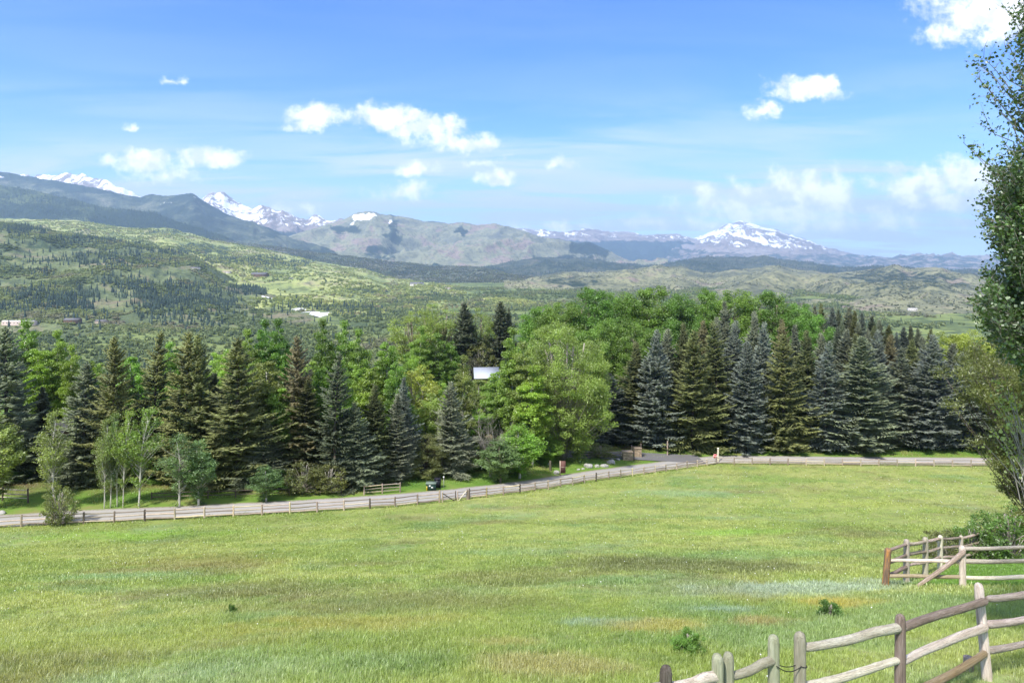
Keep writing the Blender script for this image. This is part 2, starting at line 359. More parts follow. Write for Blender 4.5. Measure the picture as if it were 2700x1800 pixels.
# mown lawn inside the split-rail paddock on the right and on the house side of the near fence
NEARF = np.array([((p[0]-HX)/F*p[1], p[1]) for p in ((1200, 7.4), (1755, 8.3), (1905, 8.6), (2045, 9.0), (2109, 9.1), (2374, 9.8), (2601, 11.5), (2790, 12.4), (3300, 14.5))])
FRONTR = np.array([((p[0]-HX)/F*p[1], p[1]) for p in ((2334, 24.6), (2538, 24.0), (2760, 23.7), (2990, 23.5))])
BACKR = np.array([((p[0]-HX)/F*p[1], p[1]) for p in ((2334, 24.6), (2390, 26.4), (2440, 28.2), (2479, 30.0), (2533, 32.0), (2595, 34.0), (2633, 35.5))])
def lawn_mask(x, y):
    b = np.interp(y, BACKR[:, 1], BACKR[:, 0]); l1 = sstep(0.1, 1.0, x-b)*sstep(-.3, .8, y-np.interp(x, FRONTR[:, 0], FRONTR[:, 1]))*sstep(36.5, 34.5, y)
    l2 = sstep(-0.4, 0.5, np.interp(x, NEARF[:, 0], NEARF[:, 1]) - 0.9 - y)*(x > 0.5)
    return np.maximum(l1, l2)
ground = link('ground', mesh('ground', Vg, Q, M_ground, True, {'beyond': np.clip(sb/40.0, -1, 1), 'lawn': lawn_mask(Vg[:, 0], Vg[:, 1]), 'mcol': meadow_col(Vg[:, 0], Vg[:, 1])}))
tag(ground, 'grassy hillside and valley floor', kind='structure')

# ------------------------------------------------------------------ mountains and hills, far to near; each a body of its own with front and back slope
def hill_mat(name, ramp, s1=0.004, speck=None, ss=0.03, snow=None, forest_and_shadow=(0.022, 0.034, 0.026), dist=0.5):
    def f(N):
        geo = N.node('ShaderNodeNewGeometry'); P = geo.outputs['Position']
        a = N.noise(P, s1, 6, 0.62, dist); col = N.ramp(a, [(q, tuple(min(.6, v*1.3) for v in c)) for q, c in ramp])
        b = N.noise(P, ss, 5, 0.7)
        if speck: col = N.mix(N.math('MULTIPLY', N.smooth(b, 0.50, 0.58), speck[1]), col, speck[0])
        fa = N.node('ShaderNodeAttribute'); fa.attribute_name = 'forest_and_shadow'  # dark tone serves both real conifers and painted cloud shadow
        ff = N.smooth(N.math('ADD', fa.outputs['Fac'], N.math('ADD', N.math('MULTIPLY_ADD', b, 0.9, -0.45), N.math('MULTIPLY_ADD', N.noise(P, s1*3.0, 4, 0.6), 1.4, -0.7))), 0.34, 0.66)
        col = N.mix(ff, col, N.mix(b, forest_and_shadow, tuple(v*1.6 for v in forest_and_shadow)))
        if snow:
            sa = N.node('ShaderNodeAttribute'); sa.attribute_name = 'snow'
            sn = N.noise(N.vmath('MULTIPLY', P, (1.0, 0.5, 0.35)), snow, 7, 0.68, 0.8)
            col = N.mix(N.smooth(N.math('ADD', sa.outputs['Fac'], N.math('MULTIPLY_ADD', sn, 2.6, -1.3)), 0.46, 0.58), col, (0.86, 0.87, 0.90))
        return col, b
    return surf(name, f, 0.95, (0.5, 12.0), 0.05)
GREEN = [(0.34, (0.055, 0.075, 0.045)), (0.45, (0.10, 0.135, 0.055)), (0.55, (0.16, 0.19, 0.075)), (0.66, (0.125, 0.105, 0.085)), (0.75, (0.17, 0.20, 0.08))]
SAGE = [(0.34, (0.075, 0.080, 0.060)), (0.46, (0.15, 0.155, 0.085)), (0.56, (0.20, 0.195, 0.105)), (0.68, (0.165, 0.13, 0.105)), (0.78, (0.12, 0.12, 0.08))]
DARK = [(0.36, (0.026, 0.036, 0.030)), (0.48, (0.050, 0.064, 0.042)), (0.58, (0.095, 0.105, 0.068)), (0.70, (0.15, 0.145, 0.11))]
ROCK = [(0.34, (0.13, 0.105, 0.095)), (0.50, (0.20, 0.165, 0.145)), (0.62, (0.24, 0.21, 0.19)), (0.75, (0.15, 0.13, 0.12))]
BRIGHT = [(0.32, (0.095, 0.120, 0.060)), (0.44, (0.20, 0.235, 0.085)), (0.54, (0.27, 0.29, 0.11)), (0.66, (0.21, 0.19, 0.12)), (0.76, (0.14, 0.175, 0.07))]
HILLS = {}
def ellipse(px, py, L):
    o = np.zeros(px.shape); px, py = px+26*fbm(px/30.0, py/16.0, 501, 4, .6), py+13*fbm(px/30.0+9, py/16.0, 502, 4, .6)
    for (cx, cy, rx, ry, a) in L: o = np.maximum(o, a*sstep(1.35, 0.4, np.hypot((px-cx)/rx, (py-cy)/ry)))
    return o
def hill(name, label, crest, dc, df, zf, mat, amp, gf, seed, step=3.8, rows=62, pw=1.15, cn=1.0, back=0.35, forest_and_shadow=None, snow=None, skew=0.0, an=0.5):
    c = np.array(crest, float); px = np.arange(c[0, 0], c[-1, 0]+step, step)
    # smooth-ish crest with a little ruggedness
    cy = np.interp(px, c[:, 0], c[:, 1]); k = np.ones(5)/5; cy = np.convolve(np.pad(cy, 2, mode='edge'), k, 'valid')
    cy = cy - cn*(fbm(px/22.0, px*0+seed, seed, 4, 0.62)*5.0)
    dcv = np.interp(px, c[:, 0], c[:, 2]) if c.shape[1] > 2 else np.full(px.shape, float(dc))
    dcv = dcv*(1+0.05*fbm(px/160.0, px*0+3.3, seed+9, 2))
    zc = -(cy-HY)/F*dcv; u = (px-HX)/F
    tf = np.linspace(0, 1, rows)**0.92; tb = np.linspace(0, 1, 12)[1:]
    T = np.concatenate([tf, 1+tb*back]); U, TT = np.meshgrid(u, T); ZC = zc[None]; DC = dcv[None]
    DF = df if np.isscalar(df) else np.interp(px, *df)[None]
    d = np.where(TT <= 1, DF + (DC-DF)*TT, DC + (DC-DF)*(TT-1)*1.2)
    s = np.where(TT <= 1, np.clip(TT, 0, 1)**pw, 1-((TT-1)/back)**1.4)
    x = U*d; y = d
    env = np.sin(np.pi*np.clip(TT, 0, 1))**0.65
    sk = (TT*skew)
    lam = amp*gf
    rg = ridged(x/lam + skew*y/lam + 0.45*fbm(x/lam, y/lam, seed+3, 2), y/lam*an + seed, seed, 5, 0.55)
    z = zf + (ZC-zf)*s + env*amp*rg + env*amp*0.35*fbm(x/(amp*3), y/(amp*3), seed+5, 4, 0.6)
    PXg = HX + F*U; PYg = HY - F*z/d
    at = {'forest_and_shadow': np.zeros(x.size), 'snow': np.zeros(x.size)}
    if forest_and_shadow: at['forest_and_shadow'] = (forest_and_shadow(PXg, PYg, TT, rg) if callable(forest_and_shadow) else ellipse(PXg, PYg, forest_and_shadow)).ravel()
    if snow: at['snow'] = snow(PXg, PYg, TT, rg).ravel()
    n, m = len(T), len(px); I = np.arange(n-1)[:, None]*m; J = np.arange(m-1)[None]
    Q = np.stack([I+J, I+J+1, I+m+J+1, I+m+J], -1).reshape(-1, 4)
    o = link(name, mesh(name, np.stack([x, y, z], -1).reshape(-1, 3), Q, mat, True, at))
    tag(o, label, kind='structure'); HILLS[name] = (x, y, z, PXg, PYg, TT); return o
def snow_above(line, soft=22, top=0.9):
    L = np.array(line, float)
    return lambda px, py, t, rg: np.clip((np.interp(px, L[:, 0], L[:, 1]) - py)/soft, -1.0, top) - 0.55*rg

m_far = hill_mat('snowy_rock_far', ROCK, 0.0012, ((0.05, 0.06, 0.07), .5), 0.006, 0.0042)
m_snow = hill_mat('snowy_rock', ROCK, 0.0015, ((0.06, 0.06, 0.065), .5), 0.008, 0.0055)
hill('snowy_range', 'low snowy range far behind the green ridge',
     [(1250, 640), (1352, 604), (1386, 601), (1436, 607), (1474, 614), (1510, 609), (1543, 605), (1589, 607), (1646, 610), (1704, 618), (1780, 616), (1815, 624), (1870, 640), (1950, 660)],
     22000, 17000, -160, m_far, 230, 5, 21, an=.4, forest_and_shadow=lambda px, py, t, rg: np.clip((py-628)/14, 0, 1), snow=snow_above([(1250, 626), (1700, 632), (1950, 640)], 16, .45))
hill('snow_capped_mountain', 'broad snow-capped mountain standing alone on the right',
     [(1740, 660), (1800, 632), (1831, 628), (1877, 609), (1915, 591), (1945, 583), (1965, 588), (1984, 586), (2014, 598), (2068, 613), (2125, 634), (2183, 653), (2259, 677), (2336, 686), (2382, 680), (2489, 675), (2539, 681), (2642, 681), (2780, 676), (2900, 690)],
     24000, 15000, -170, m_far, 300, 4, 31, an=.35, skew=.3,
     forest_and_shadow=lambda px, py, t, rg: np.clip((py-np.interp(px, [1740, 1850, 1950, 2100, 2200, 2900], [640, 655, 662, 665, 662, 675]))/14, 0, .55),
     snow=lambda px, py, t, rg: np.clip((np.interp(px, [1740, 1850, 1950, 2080, 2200, 2260, 2900], [634, 652, 660, 664, 668, 640, 600]) - py)/20, -1, .60) - 0.5*rg)
hill('snowy_peaks', 'jagged snowy peaks behind the dark forested ridge',
     [(-160, 470), (-20, 470), (54, 464), (126, 461), (184, 459), (205, 461), (218, 454), (237, 469), (279, 476), (325, 496), (367, 520), (430, 545), (500, 545), (532, 526), (555, 509), (586, 506), (620, 530), (651, 545), (673, 547), (690, 541), (708, 545), (727, 557), (773, 568), (796, 582), (820, 571), (830, 566), (842, 570), (861, 579), (900, 577), (960, 590), (1060, 640)],
     16000, 11500, -170, m_snow, 300, 3, 41, an=.4, cn=1.3, forest_and_shadow=lambda px, py, t, rg: np.clip((py-np.interp(px, [0, 300, 560, 900], [510, 535, 590, 615]))/14, 0, 1),
     snow=lambda px, py, t, rg: np.clip((np.interp(px, [-100, 100, 218, 330, 560, 640, 800, 950, 1060], [484, 492, 494, 526, 596, 602, 610, 610, 600]) - py)/24, -1, .62) - 0.6*rg)
m_e = hill_mat('ridge_green', [(0.32, (0.085, 0.092, 0.075)), (0.44, (0.145, 0.150, 0.105)), (0.53, (0.180, 0.185, 0.120)), (0.62, (0.195, 0.150, 0.135)), (0.75, (0.165, 0.175, 0.105))], 0.0022, ((0.04, 0.05, 0.045), .45), 0.02, 0.0022)
hill('green_ridge', 'long green ridge with a patch of snow, centre distance',
     [(640, 660), (760, 625), (850, 598), (900, 582), (938, 561), (977, 557), (1007, 566), (1026, 565), (1053, 572), (1091, 580), (1183, 589), (1198, 587), (1264, 594), (1306, 595), (1359, 610), (1436, 626), (1482, 632), (1520, 639), (1551, 637), (1581, 649), (1627, 676), (1700, 700), (1760, 715)],
     12500, 8800, -175, m_e, 270, 3, 51, an=.3, cn=.6, skew=-.55, rows=110,
     forest_and_shadow=lambda px, py, t, rg: np.maximum(np.maximum(ellipse(px, py, [(1220, 610, 16, 17, .75), (1040, 612, 26, 52, .72), (1000, 665, 60, 25, .6), (1560, 655, 70, 24, 1), (1500, 690, 110, 16, .8), (900, 605, 60, 14, .8)]), sstep(0.965, 0.99, t)*(px > 1030)*0.9), np.clip(-rg*0.35, 0, .25)),
     snow=lambda px, py, t, rg: ellipse(px, py, [(955, 574, 34, 17, .75), (1028, 576, 13, 14, .8), (925, 588, 22, 12, .6), (985, 566, 30, 8, .7)])*2.1 - 1.0 - .1*rg)
m_d = hill_mat('forest_and_shadow_dark', DARK, 0.0022, ((0.020, 0.030, 0.026), .7), 0.03, 0.0035)  # dark conifer tones, partly standing in for cloud shadow on the ridge
hill('forested_ridge', 'long dark forested ridge descending from the left edge',
     [(-200, 430), (0, 452), (77, 466), (161, 479), (268, 499), (330, 515), (367, 522), (398, 513), (440, 516), (471, 515), (509, 510), (536, 529), (605, 568), (670, 586), (765, 628), (900, 664), (1000, 688), (1150, 703), (1260, 712)],
     11000, 7600, -175, m_d, 150, 4, 61, an=.4, cn=.7, forest_and_shadow=lambda px, py, t, rg: np.clip(0.30+0.6*rg + sstep(.86, .97, t)*.6 - ellipse(px, py, [(640, 590, 60, 34, 1.2), (760, 640, 120, 18, .9), (300, 520, 150, 8, .7)]), 0, 1),
     snow=lambda px, py, t, rg: ellipse(px, py, [(15, 474, 40, 9, .55), (120, 497, 60, 5, .4), (240, 517, 90, 5, .42), (430, 535, 30, 5, .42), (360, 528, 30, 5, .4), (470, 521, 60, 4, .5), (520, 520, 20, 5, .6)])*2.6 - 1.0)
m_f = hill_mat('foothill_shadow', [(0.34, (0.035, 0.046, 0.036)), (0.5, (0.060, 0.072, 0.048)), (0.65, (0.090, 0.085, 0.065)), (0.78, (0.11, 0.115, 0.07))], 0.003, ((0.022, 0.03, 0.026), .6), 0.03)  # dark ramp holds cloud shadow put into the hill colour
hill('shadow_foothills', 'wooded foothills across the middle distance, painted dark with cloud shadow',
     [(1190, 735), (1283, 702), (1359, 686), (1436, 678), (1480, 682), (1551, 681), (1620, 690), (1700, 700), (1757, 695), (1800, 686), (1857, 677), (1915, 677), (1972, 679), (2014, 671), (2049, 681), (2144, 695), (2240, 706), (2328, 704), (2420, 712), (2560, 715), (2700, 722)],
     9000, 6400, -172, m_f, 75, 8, 71, cn=.7, forest_and_shadow=lambda px, py, t, rg: np.clip(.35+.4*rg, 0, .9))
m_d3 = hill_mat('forest_and_shadow_slope', [(0.34, (0.024, 0.036, 0.026)), (0.5, (0.050, 0.068, 0.036)), (0.64, (0.095, 0.115, 0.05)), (0.78, (0.13, 0.15, 0.06))], 0.0028, ((0.018, 0.028, 0.022), .75), 0.035)  # conifer tones that also carry the cloud shadow over the slope
hill('wooded_slope', 'dark wooded slope below the forested ridge on the left',
     [(-200, 470), (0, 487), (110, 507), (191, 527), (268, 545), (402, 561), (480, 588), (574, 620), (650, 650), (740, 690)],
     8000, 5200, -170, m_d3, 110, 5, 81, an=.4, cn=.6, forest_and_shadow=lambda px, py, t, rg: np.clip(.25+.35*rg + ellipse(px, py, [(420, 590, 200, 34, .8), (60, 560, 160, 22, .6)]) - ellipse(px, py, [(215, 545, 26, 16, .8)]), 0, 1))
m_b2 = hill_mat('aspen_slope_grey', [(0.34, (0.050, 0.062, 0.048)), (0.48, (0.085, 0.098, 0.065)), (0.60, (0.115, 0.105, 0.090)), (0.74, (0.13, 0.15, 0.075))], 0.0035, ((0.028, 0.040, 0.034), .65), 0.035)
hill('aspen_bench', 'grey-green wooded bench running down to the middle valley',
     [(380, 640), (540, 626), (650, 640), (765, 655), (900, 673), (1050, 692), (1150, 701), (1283, 706), (1400, 735), (1480, 752), (1600, 775)],
     7200, 4800, -168, m_b2, 50, 8, 91, cn=.5, forest_and_shadow=[(700, 680, 200, 14, .6), (900, 690, 200, 10, .5), (1050, 715, 160, 10, .6)])
m_b = hill_mat('aspen_slope_bright', BRIGHT, 0.0045, ((0.075, 0.095, 0.050), .6), 0.030, forest_and_shadow=(0.035, 0.052, 0.03))
hill('aspen_slope', 'sunlit pale green aspen slope above the valley',
     [(-200, 570), (0, 576), (200, 581), (330, 600), (450, 602), (560, 632), (700, 658), (760, 672), (860, 694), (950, 708), (1050, 737), (1250, 759), (1400, 768), (1520, 785), (1650, 812)],
     5600, 1650, -165, m_b, 48, 9, 101, cn=.5, rows=80,
     forest_and_shadow=[(700, 690, 170, 10, .8), (520, 660, 120, 16, .7), (960, 765, 120, 12, .6), (1140, 778, 60, 14, .6), (1000, 845, 130, 18, .7), (430, 612, 80, 10, .6)])
m_g = hill_mat('brush_hills', [(0.32, (0.070, 0.078, 0.056)), (0.44, (0.115, 0.120, 0.075)), (0.55, (0.185, 0.185, 0.105)), (0.66, (0.165, 0.13, 0.11)), (0.76, (0.12, 0.125, 0.08))], 0.0035, ((0.050, 0.062, 0.048), .65), 0.035)
hill('brush_hills', 'brown-green brush covered hills on the right',
     [(1330, 760), (1474, 726), (1520, 720), (1608, 714), (1723, 704), (1800, 707), (1860, 722), (1907, 719), (1953, 710), (2049, 699), (2106, 710), (2183, 720), (2259, 717), (2328, 704), (2363, 696), (2393, 706), (2489, 708), (2546, 726), (2640, 742), (2760, 750), (2900, 760)],
     5600, ([1330, 1900, 2300, 2900], [3300, 2700, 1750, 1650]), -166, m_g, 80, 8, 111, an=.4, skew=-.4, cn=.7, rows=84,
     forest_and_shadow=lambda px, py, t, rg: np.clip(ellipse(px, py, [(2400, 740, 260, 45, .55), (2200, 770, 200, 30, .4), (1500, 745, 120, 14, .6)]) - .2*rg, 0, .8))  # dark patches at right are cloud shadow painted in the conifer tone
m_h1 = hill_mat('near_hill', [(0.30, (0.048, 0.062, 0.038)), (0.42, (0.080, 0.102, 0.050)), (0.52, (0.125, 0.148, 0.068)), (0.62, (0.155, 0.135, 0.090)), (0.72, (0.095, 0.118, 0.056))], 0.0065, ((0.055, 0.075, 0.042), .6), 0.05, forest_and_shadow=(0.045, 0.065, 0.036))
hill('near_hillside', 'mottled green hillside across the valley on the left',
     [(-260, 575), (0, 586), (80, 598), (153, 611), (306, 634), (400, 650), (509, 677), (560, 704), (620, 737), (700, 762), (800, 790), (900, 812), (1000, 850), (1100, 882), (1180, 905)],
     3100, 1350, -162, m_h1, 42, 8, 121, cn=.35, rows=110, pw=1.1,
     forest_and_shadow=lambda px, py, t, rg: np.maximum(ellipse(px, py, [(250, 640, 330, 22, .6), (440, 690, 160, 16, .6), (560, 880, 120, 20, .5)]), 0) - ellipse(px, py, [(620, 810, 100, 34, 1), (900, 870, 90, 26, 1), (700, 790, 60, 12, 1)]))

# ------------------------------------------------------------------ roads
def asphalt(N):
    geo = N.node('ShaderNodeNewGeometry'); P = geo.outputs['Position']
    a = N.noise(P, 0.25, 4, 0.6); b = N.noise(P, 6.0, 3, 0.7)
    c = N.mix(a, (0.28, 0.270, 0.250), (0.40, 0.385, 0.36)); return N.mix(N.math('MULTIPLY', b, 0.5), c, (0.30, 0.28, 0.265)), b
M_road = surf('road_asphalt', asphalt, 0.9, (0.3, 0.02))
def dark_asphalt(N):
    geo = N.node('ShaderNodeNewGeometry'); P = geo.outputs['Position']; a = N.noise(P, 0.3, 4, 0.6); b = N.noise(P, 5.0, 3, 0.7)
    return N.mix(b, N.mix(a, (0.115, 0.112, 0.118), (0.155, 0.150, 0.158)), (0.15, 0.148, 0.15)), b
M_drive = surf('driveway_asphalt', dark_asphalt, 0.9, (0.3, 0.02))
def gravel(N):
    geo = N.node('ShaderNodeNewGeometry'); P = geo.outputs['Position']; a = N.noise(P, 2.5, 4, 0.7)
    return N.ramp(a, [(0.35, (0.20, 0.17, 0.13)), (0.5, (0.30, 0.27, 0.22)), (0.65, (0.16, 0.19, 0.07))])
M_gravel = surf('gravel_shoulder', gravel, 0.95)
def strip(name, label, path, o1, o2, dz, mat, nc=6):
    """sheet along a path between two sideways offsets, laid on the ground"""
    P = np.asarray(path, float); L = np.concatenate([[0], np.cumsum(np.linalg.norm(np.diff(P, axis=0), axis=1))])
    n = max(8, int(L[-1]/1.2)); q = np.linspace(0, L[-1], n); C = np.stack([np.interp(q, L, P[:, 0]), np.interp(q, L, P[:, 1])], 1)
    k = np.ones(9)/9; C = np.stack([np.convolve(np.pad(C[:, i], 4, mode='reflect', reflect_type='odd'), k, 'valid') for i in (0, 1)], 1)
    T = np.gradient(C, axis=0); T /= np.linalg.norm(T, axis=1)[:, None]; Nn = np.stack([-T[:, 1], T[:, 0]], 1)
    t = np.linspace(0, 1, nc); a1 = np.interp(q/L[-1], np.linspace(0, 1, len(np.atleast_1d(o1))), np.atleast_1d(o1)); a2 = np.interp(q/L[-1], np.linspace(0, 1, len(np.atleast_1d(o2))), np.atleast_1d(o2))
    wv = 0.16*fbm(q/3.0, q*0, 77, 2)
    off = (a1+wv)[:, None]*(1-t)+(a2+wv[::-1])[:, None]*t
    X = C[:, 0:1]+Nn[:, 0:1]*off; Y = C[:, 1:2]+Nn[:, 1:2]*off; Z = G(X.ravel(), Y.ravel()).reshape(X.shape)+dz
    I = np.arange(n-1)[:, None]*nc; J = np.arange(nc-1)[None]
    Q = np.stack([I+J, I+nc+J, I+nc+J+1, I+J+1], -1).reshape(-1, 4)
    o = link(name, mesh(name, np.stack([X, Y, Z], -1).reshape(-1, 3), Q, mat, True)); tag(o, label, kind='structure'); return o
ic = int(np.argmax(FPe[:, 1] + FPe[:, 0]*0.2 - 1e6*(FPe[:, 0] > FP[11, 0]+.01)))
pL = FPe[:13]; pR = FPe[12:]
strip('gravel_shoulder', 'gravel shoulder of the country road', FPe, [.5, .5, .5, .5, 1.2, 1.6, 1.6, 1.6, 1.6], [3.9, 3.9, 3.9, 4.0, 5.1, 5.5, 5.5, 5.5, 5.5], 0.075, M_gravel)
strip('road', 'pale grey asphalt country road behind the fence', FPe, [.9, .9, .9, .9, 1.6, 2.1, 2.1, 2.1, 2.1], [3.5, 3.5, 3.5, 3.6, 4.6, 5.0, 5.0, 5.0, 5.0], 0.095, M_road)
drv = [ghit(*p)[:2] for p in ((1850, 1213), (1780, 1209), (1720, 1205), (1670, 1202.5), (1610, 1201), (1550, 1200), (1490, 1199.5))]
strip('driveway', 'dark asphalt driveway passing between the stone pillars', drv, -2.6, 2.6, 0.115, M_drive)

# ------------------------------------------------------------------ plants: generators
def spindles(B, Dv, w, k=3, mid=0.42):
    """needle sprays: thin pointed bodies from B along Dv"""
    n = len(B); L = np.linalg.norm(Dv, axis=1)[:, None]+1e-9; T = Dv/L
    ref = np.where(np.abs(T[:, 2:3]) > .9, [[1., 0, 0]], [[0, 0, 1.]]); A = np.cross(T, ref); A /= np.linalg.norm(A, axis=1)[:, None]; C = np.cross(T, A)
    rings = [B + Dv*mid + w[:, None]*(math.cos(a)*A*1.25 + math.sin(a)*C*0.7) for a in np.arange(k)*2*np.pi/k + 0.5]
    V = np.stack([B] + rings + [B+Dv], 1).reshape(-1, 3); o = np.arange(n)[:, None]*(k+2)
    T3 = [np.concatenate([o, o+1+(j+1) % k, o+1+j], 1) for j in range(k)] + [np.concatenate([o+k+1, o+1+j, o+1+(j+1) % k], 1) for j in range(k)]
    return V, np.concatenate(T3)
M_bark = {}
def bark(name, c1, c2, sz=(3, 3, 0.6), band=None):
    def f(N):
        t = N.node('ShaderNodeTexCoord'); P = t.outputs['Object']; a = N.noise(N.vmath('MULTIPLY', P, sz), 1.6, 5, 0.7)
        c = N.mix(N.smooth(a, 0.35, 0.65), c1, c2)
        if band:
            b = N.noise(N.vmath('MULTIPLY', P, (1.2, 1.2, 5.0)), 1.3, 4, 0.6); c = N.mix(N.smooth(b, 0.60, 0.66), c, band)
        return c, a
    M_bark[name] = surf('bark_'+name, f, 0.9, (0.5, 0.03))
bark('spruce', (0.075, 0.058, 0.046), (0.15, 0.125, 0.105)); bark('aspen', (0.42, 0.41, 0.35), (0.56, 0.54, 0.47), (3, 3, .5), (0.08, 0.07, 0.06))
bark('cotton', (0.13, 0.11, 0.085), (0.25, 0.215, 0.17)); bark('grey', (0.20, 0.18, 0.15), (0.36, 0.33, 0.29))
PROTO = {}
def make_spruce(key, seed, h=20., r=3.4, whorl=.36, nb=7, e0=-16, e1=48, sag=.16, tw=1.0, gap=0.0, wid=.085, up=.16, base=.03):
    g = np.random.default_rng(seed); Bs, Ds, Ws = [], [], []
    tr = MB(); zz = np.linspace(-.6, h*.99, 14); wob = np.cumsum(g.normal(0, .06, (14, 2)), 0)*np.linspace(0, 1, 14)[:, None]
    tr.tube(np.c_[wob, zz], .012*h*(1-np.clip(zz/h, 0, 1))**.9+.02, 7)
    z = h*base+.3
    while z < h*.985:
        t = z/h; nbr = max(4, int(round(nb*(1-.45*t)+g.uniform(-1, 1)))); a0 = g.uniform(0, 6.28)
        env = r*min(1.0, 1.22*(1-t))**.92*(1+.10*math.sin(z*2.1+seed)+.10*math.sin(z*.9+seed*2))*(.86+.14*sstep(0, .12, t)); sec = g.uniform(0, 6.28)
        for j in range(nbr):
            if g.random() < gap*(1-t): continue
            az = a0+6.283*j/nbr+g.normal(0, .22); L = env*g.uniform(.55, 1.14)*(1+.16*math.sin(az*2+seed*1.7+z*.25)+.10*math.sin(az*3-z*.6))*(.45 if g.random() < .07 else 1)+.18
            e = math.radians(e0+(e1-e0)*t**1.25+g.normal(0, 5)); d = np.array([math.cos(az), math.sin(az), 0]); o = np.array([np.interp(z, zz, wob[:, 0]), np.interp(z, zz, wob[:, 1]), z+g.uniform(-.15, .15)])
            n = int((4+L*4.6)*tw); s = np.linspace(.10, 1, n)
            pos = o + L*(np.outer(s, d*math.cos(e)) + np.outer(s*math.sin(e)-sag*s*(1-s)*1.6*(1-t)+up*s*s*(1-t*.6), [0, 0, 1.]))
            tang = np.gradient(pos, axis=0); tang /= np.linalg.norm(tang, axis=1)[:, None]; side = np.cross(tang, [0, 0, 1.]); side /= np.linalg.norm(side, axis=1)[:, None]+1e-9
            tl = (.16+.30*(1-s)+.06)*min(L, 2.4)+.10
            for sg in (-1, 1):
                an = np.radians(g.uniform(28, 62, n)); dv = tang*np.cos(an)[:, None]+sg*side*np.sin(an)[:, None]+np.array([0, 0, 1.])*(g.normal(-.12, .20, n)*(1-.5*t)+.06)[:, None]
                Bs.append(pos); Ds.append(dv*(tl*g.uniform(.7, 1.25, n))[:, None]); Ws.append(np.full(n, wid)*g.uniform(.8, 1.35, n))
            Bs.append(pos[:-1]); Ds.append(np.diff(pos, axis=0)*1.5+g.normal(0, .03, (n-1, 3))); Ws.append(np.full(n-1, wid*1.15))
            Bs.append(pos[-1:]); Ds.append(tang[-1:]*.35); Ws.append(np.array([wid]))
        z += whorl*g.uniform(.8, 1.2)*(1-.45*t)
    k = 40; zt = np.linspace(h*.90, h, k); Bs.append(np.c_[np.full(k, wob[-1, 0]), np.full(k, wob[-1, 1]), zt]); aa = g.uniform(0, 6.28, k)
    Ds.append(np.c_[np.cos(aa)*.25, np.sin(aa)*.25, np.full(k, .35)]); Ws.append(np.full(k, .05))
    V, T = spindles(np.concatenate(Bs), np.concatenate(Ds), np.concatenate(Ws))
    PROTO[key] = dict(crown=mesh(key+'_crown', V, T, M_needle['green']), trunk=tr.mesh(key+'_trunk', M_bark['spruce'], True), h=h, r=r)
def rhombs(C, A, B, fold=.25):
    """leaves: pointed quads, slightly folded"""
    n = len(C); Nn = np.cross(A, B); Nn /= np.linalg.norm(Nn, axis=1)[:, None]+1e-9; w = np.linalg.norm(B, axis=1)[:, None]
    V = np.stack([C-A, C+B+Nn*w*fold, C+A, C-B+Nn*w*fold], 1).reshape(-1, 3); o = np.arange(n)[:, None]*4
    return V, np.concatenate([o, o+1, o+2, o+3], 1)
def rand_leaves(g, C, size, asp, outw=None, bias=None, jit=1.0):
    n = len(C); A = g.normal(0, jit, (n, 3))
    if bias is not None: A = A + bias
    A /= np.linalg.norm(A, axis=1)[:, None]+1e-9; B = np.cross(A, g.normal(0, 1, (n, 3)) + (outw if outw is not None else 0)); B /= np.linalg.norm(B, axis=1)[:, None]+1e-9
    s = size*g.uniform(.6, 1.3, n)[:, None]; return rhombs(C, A*s, B*s*asp)
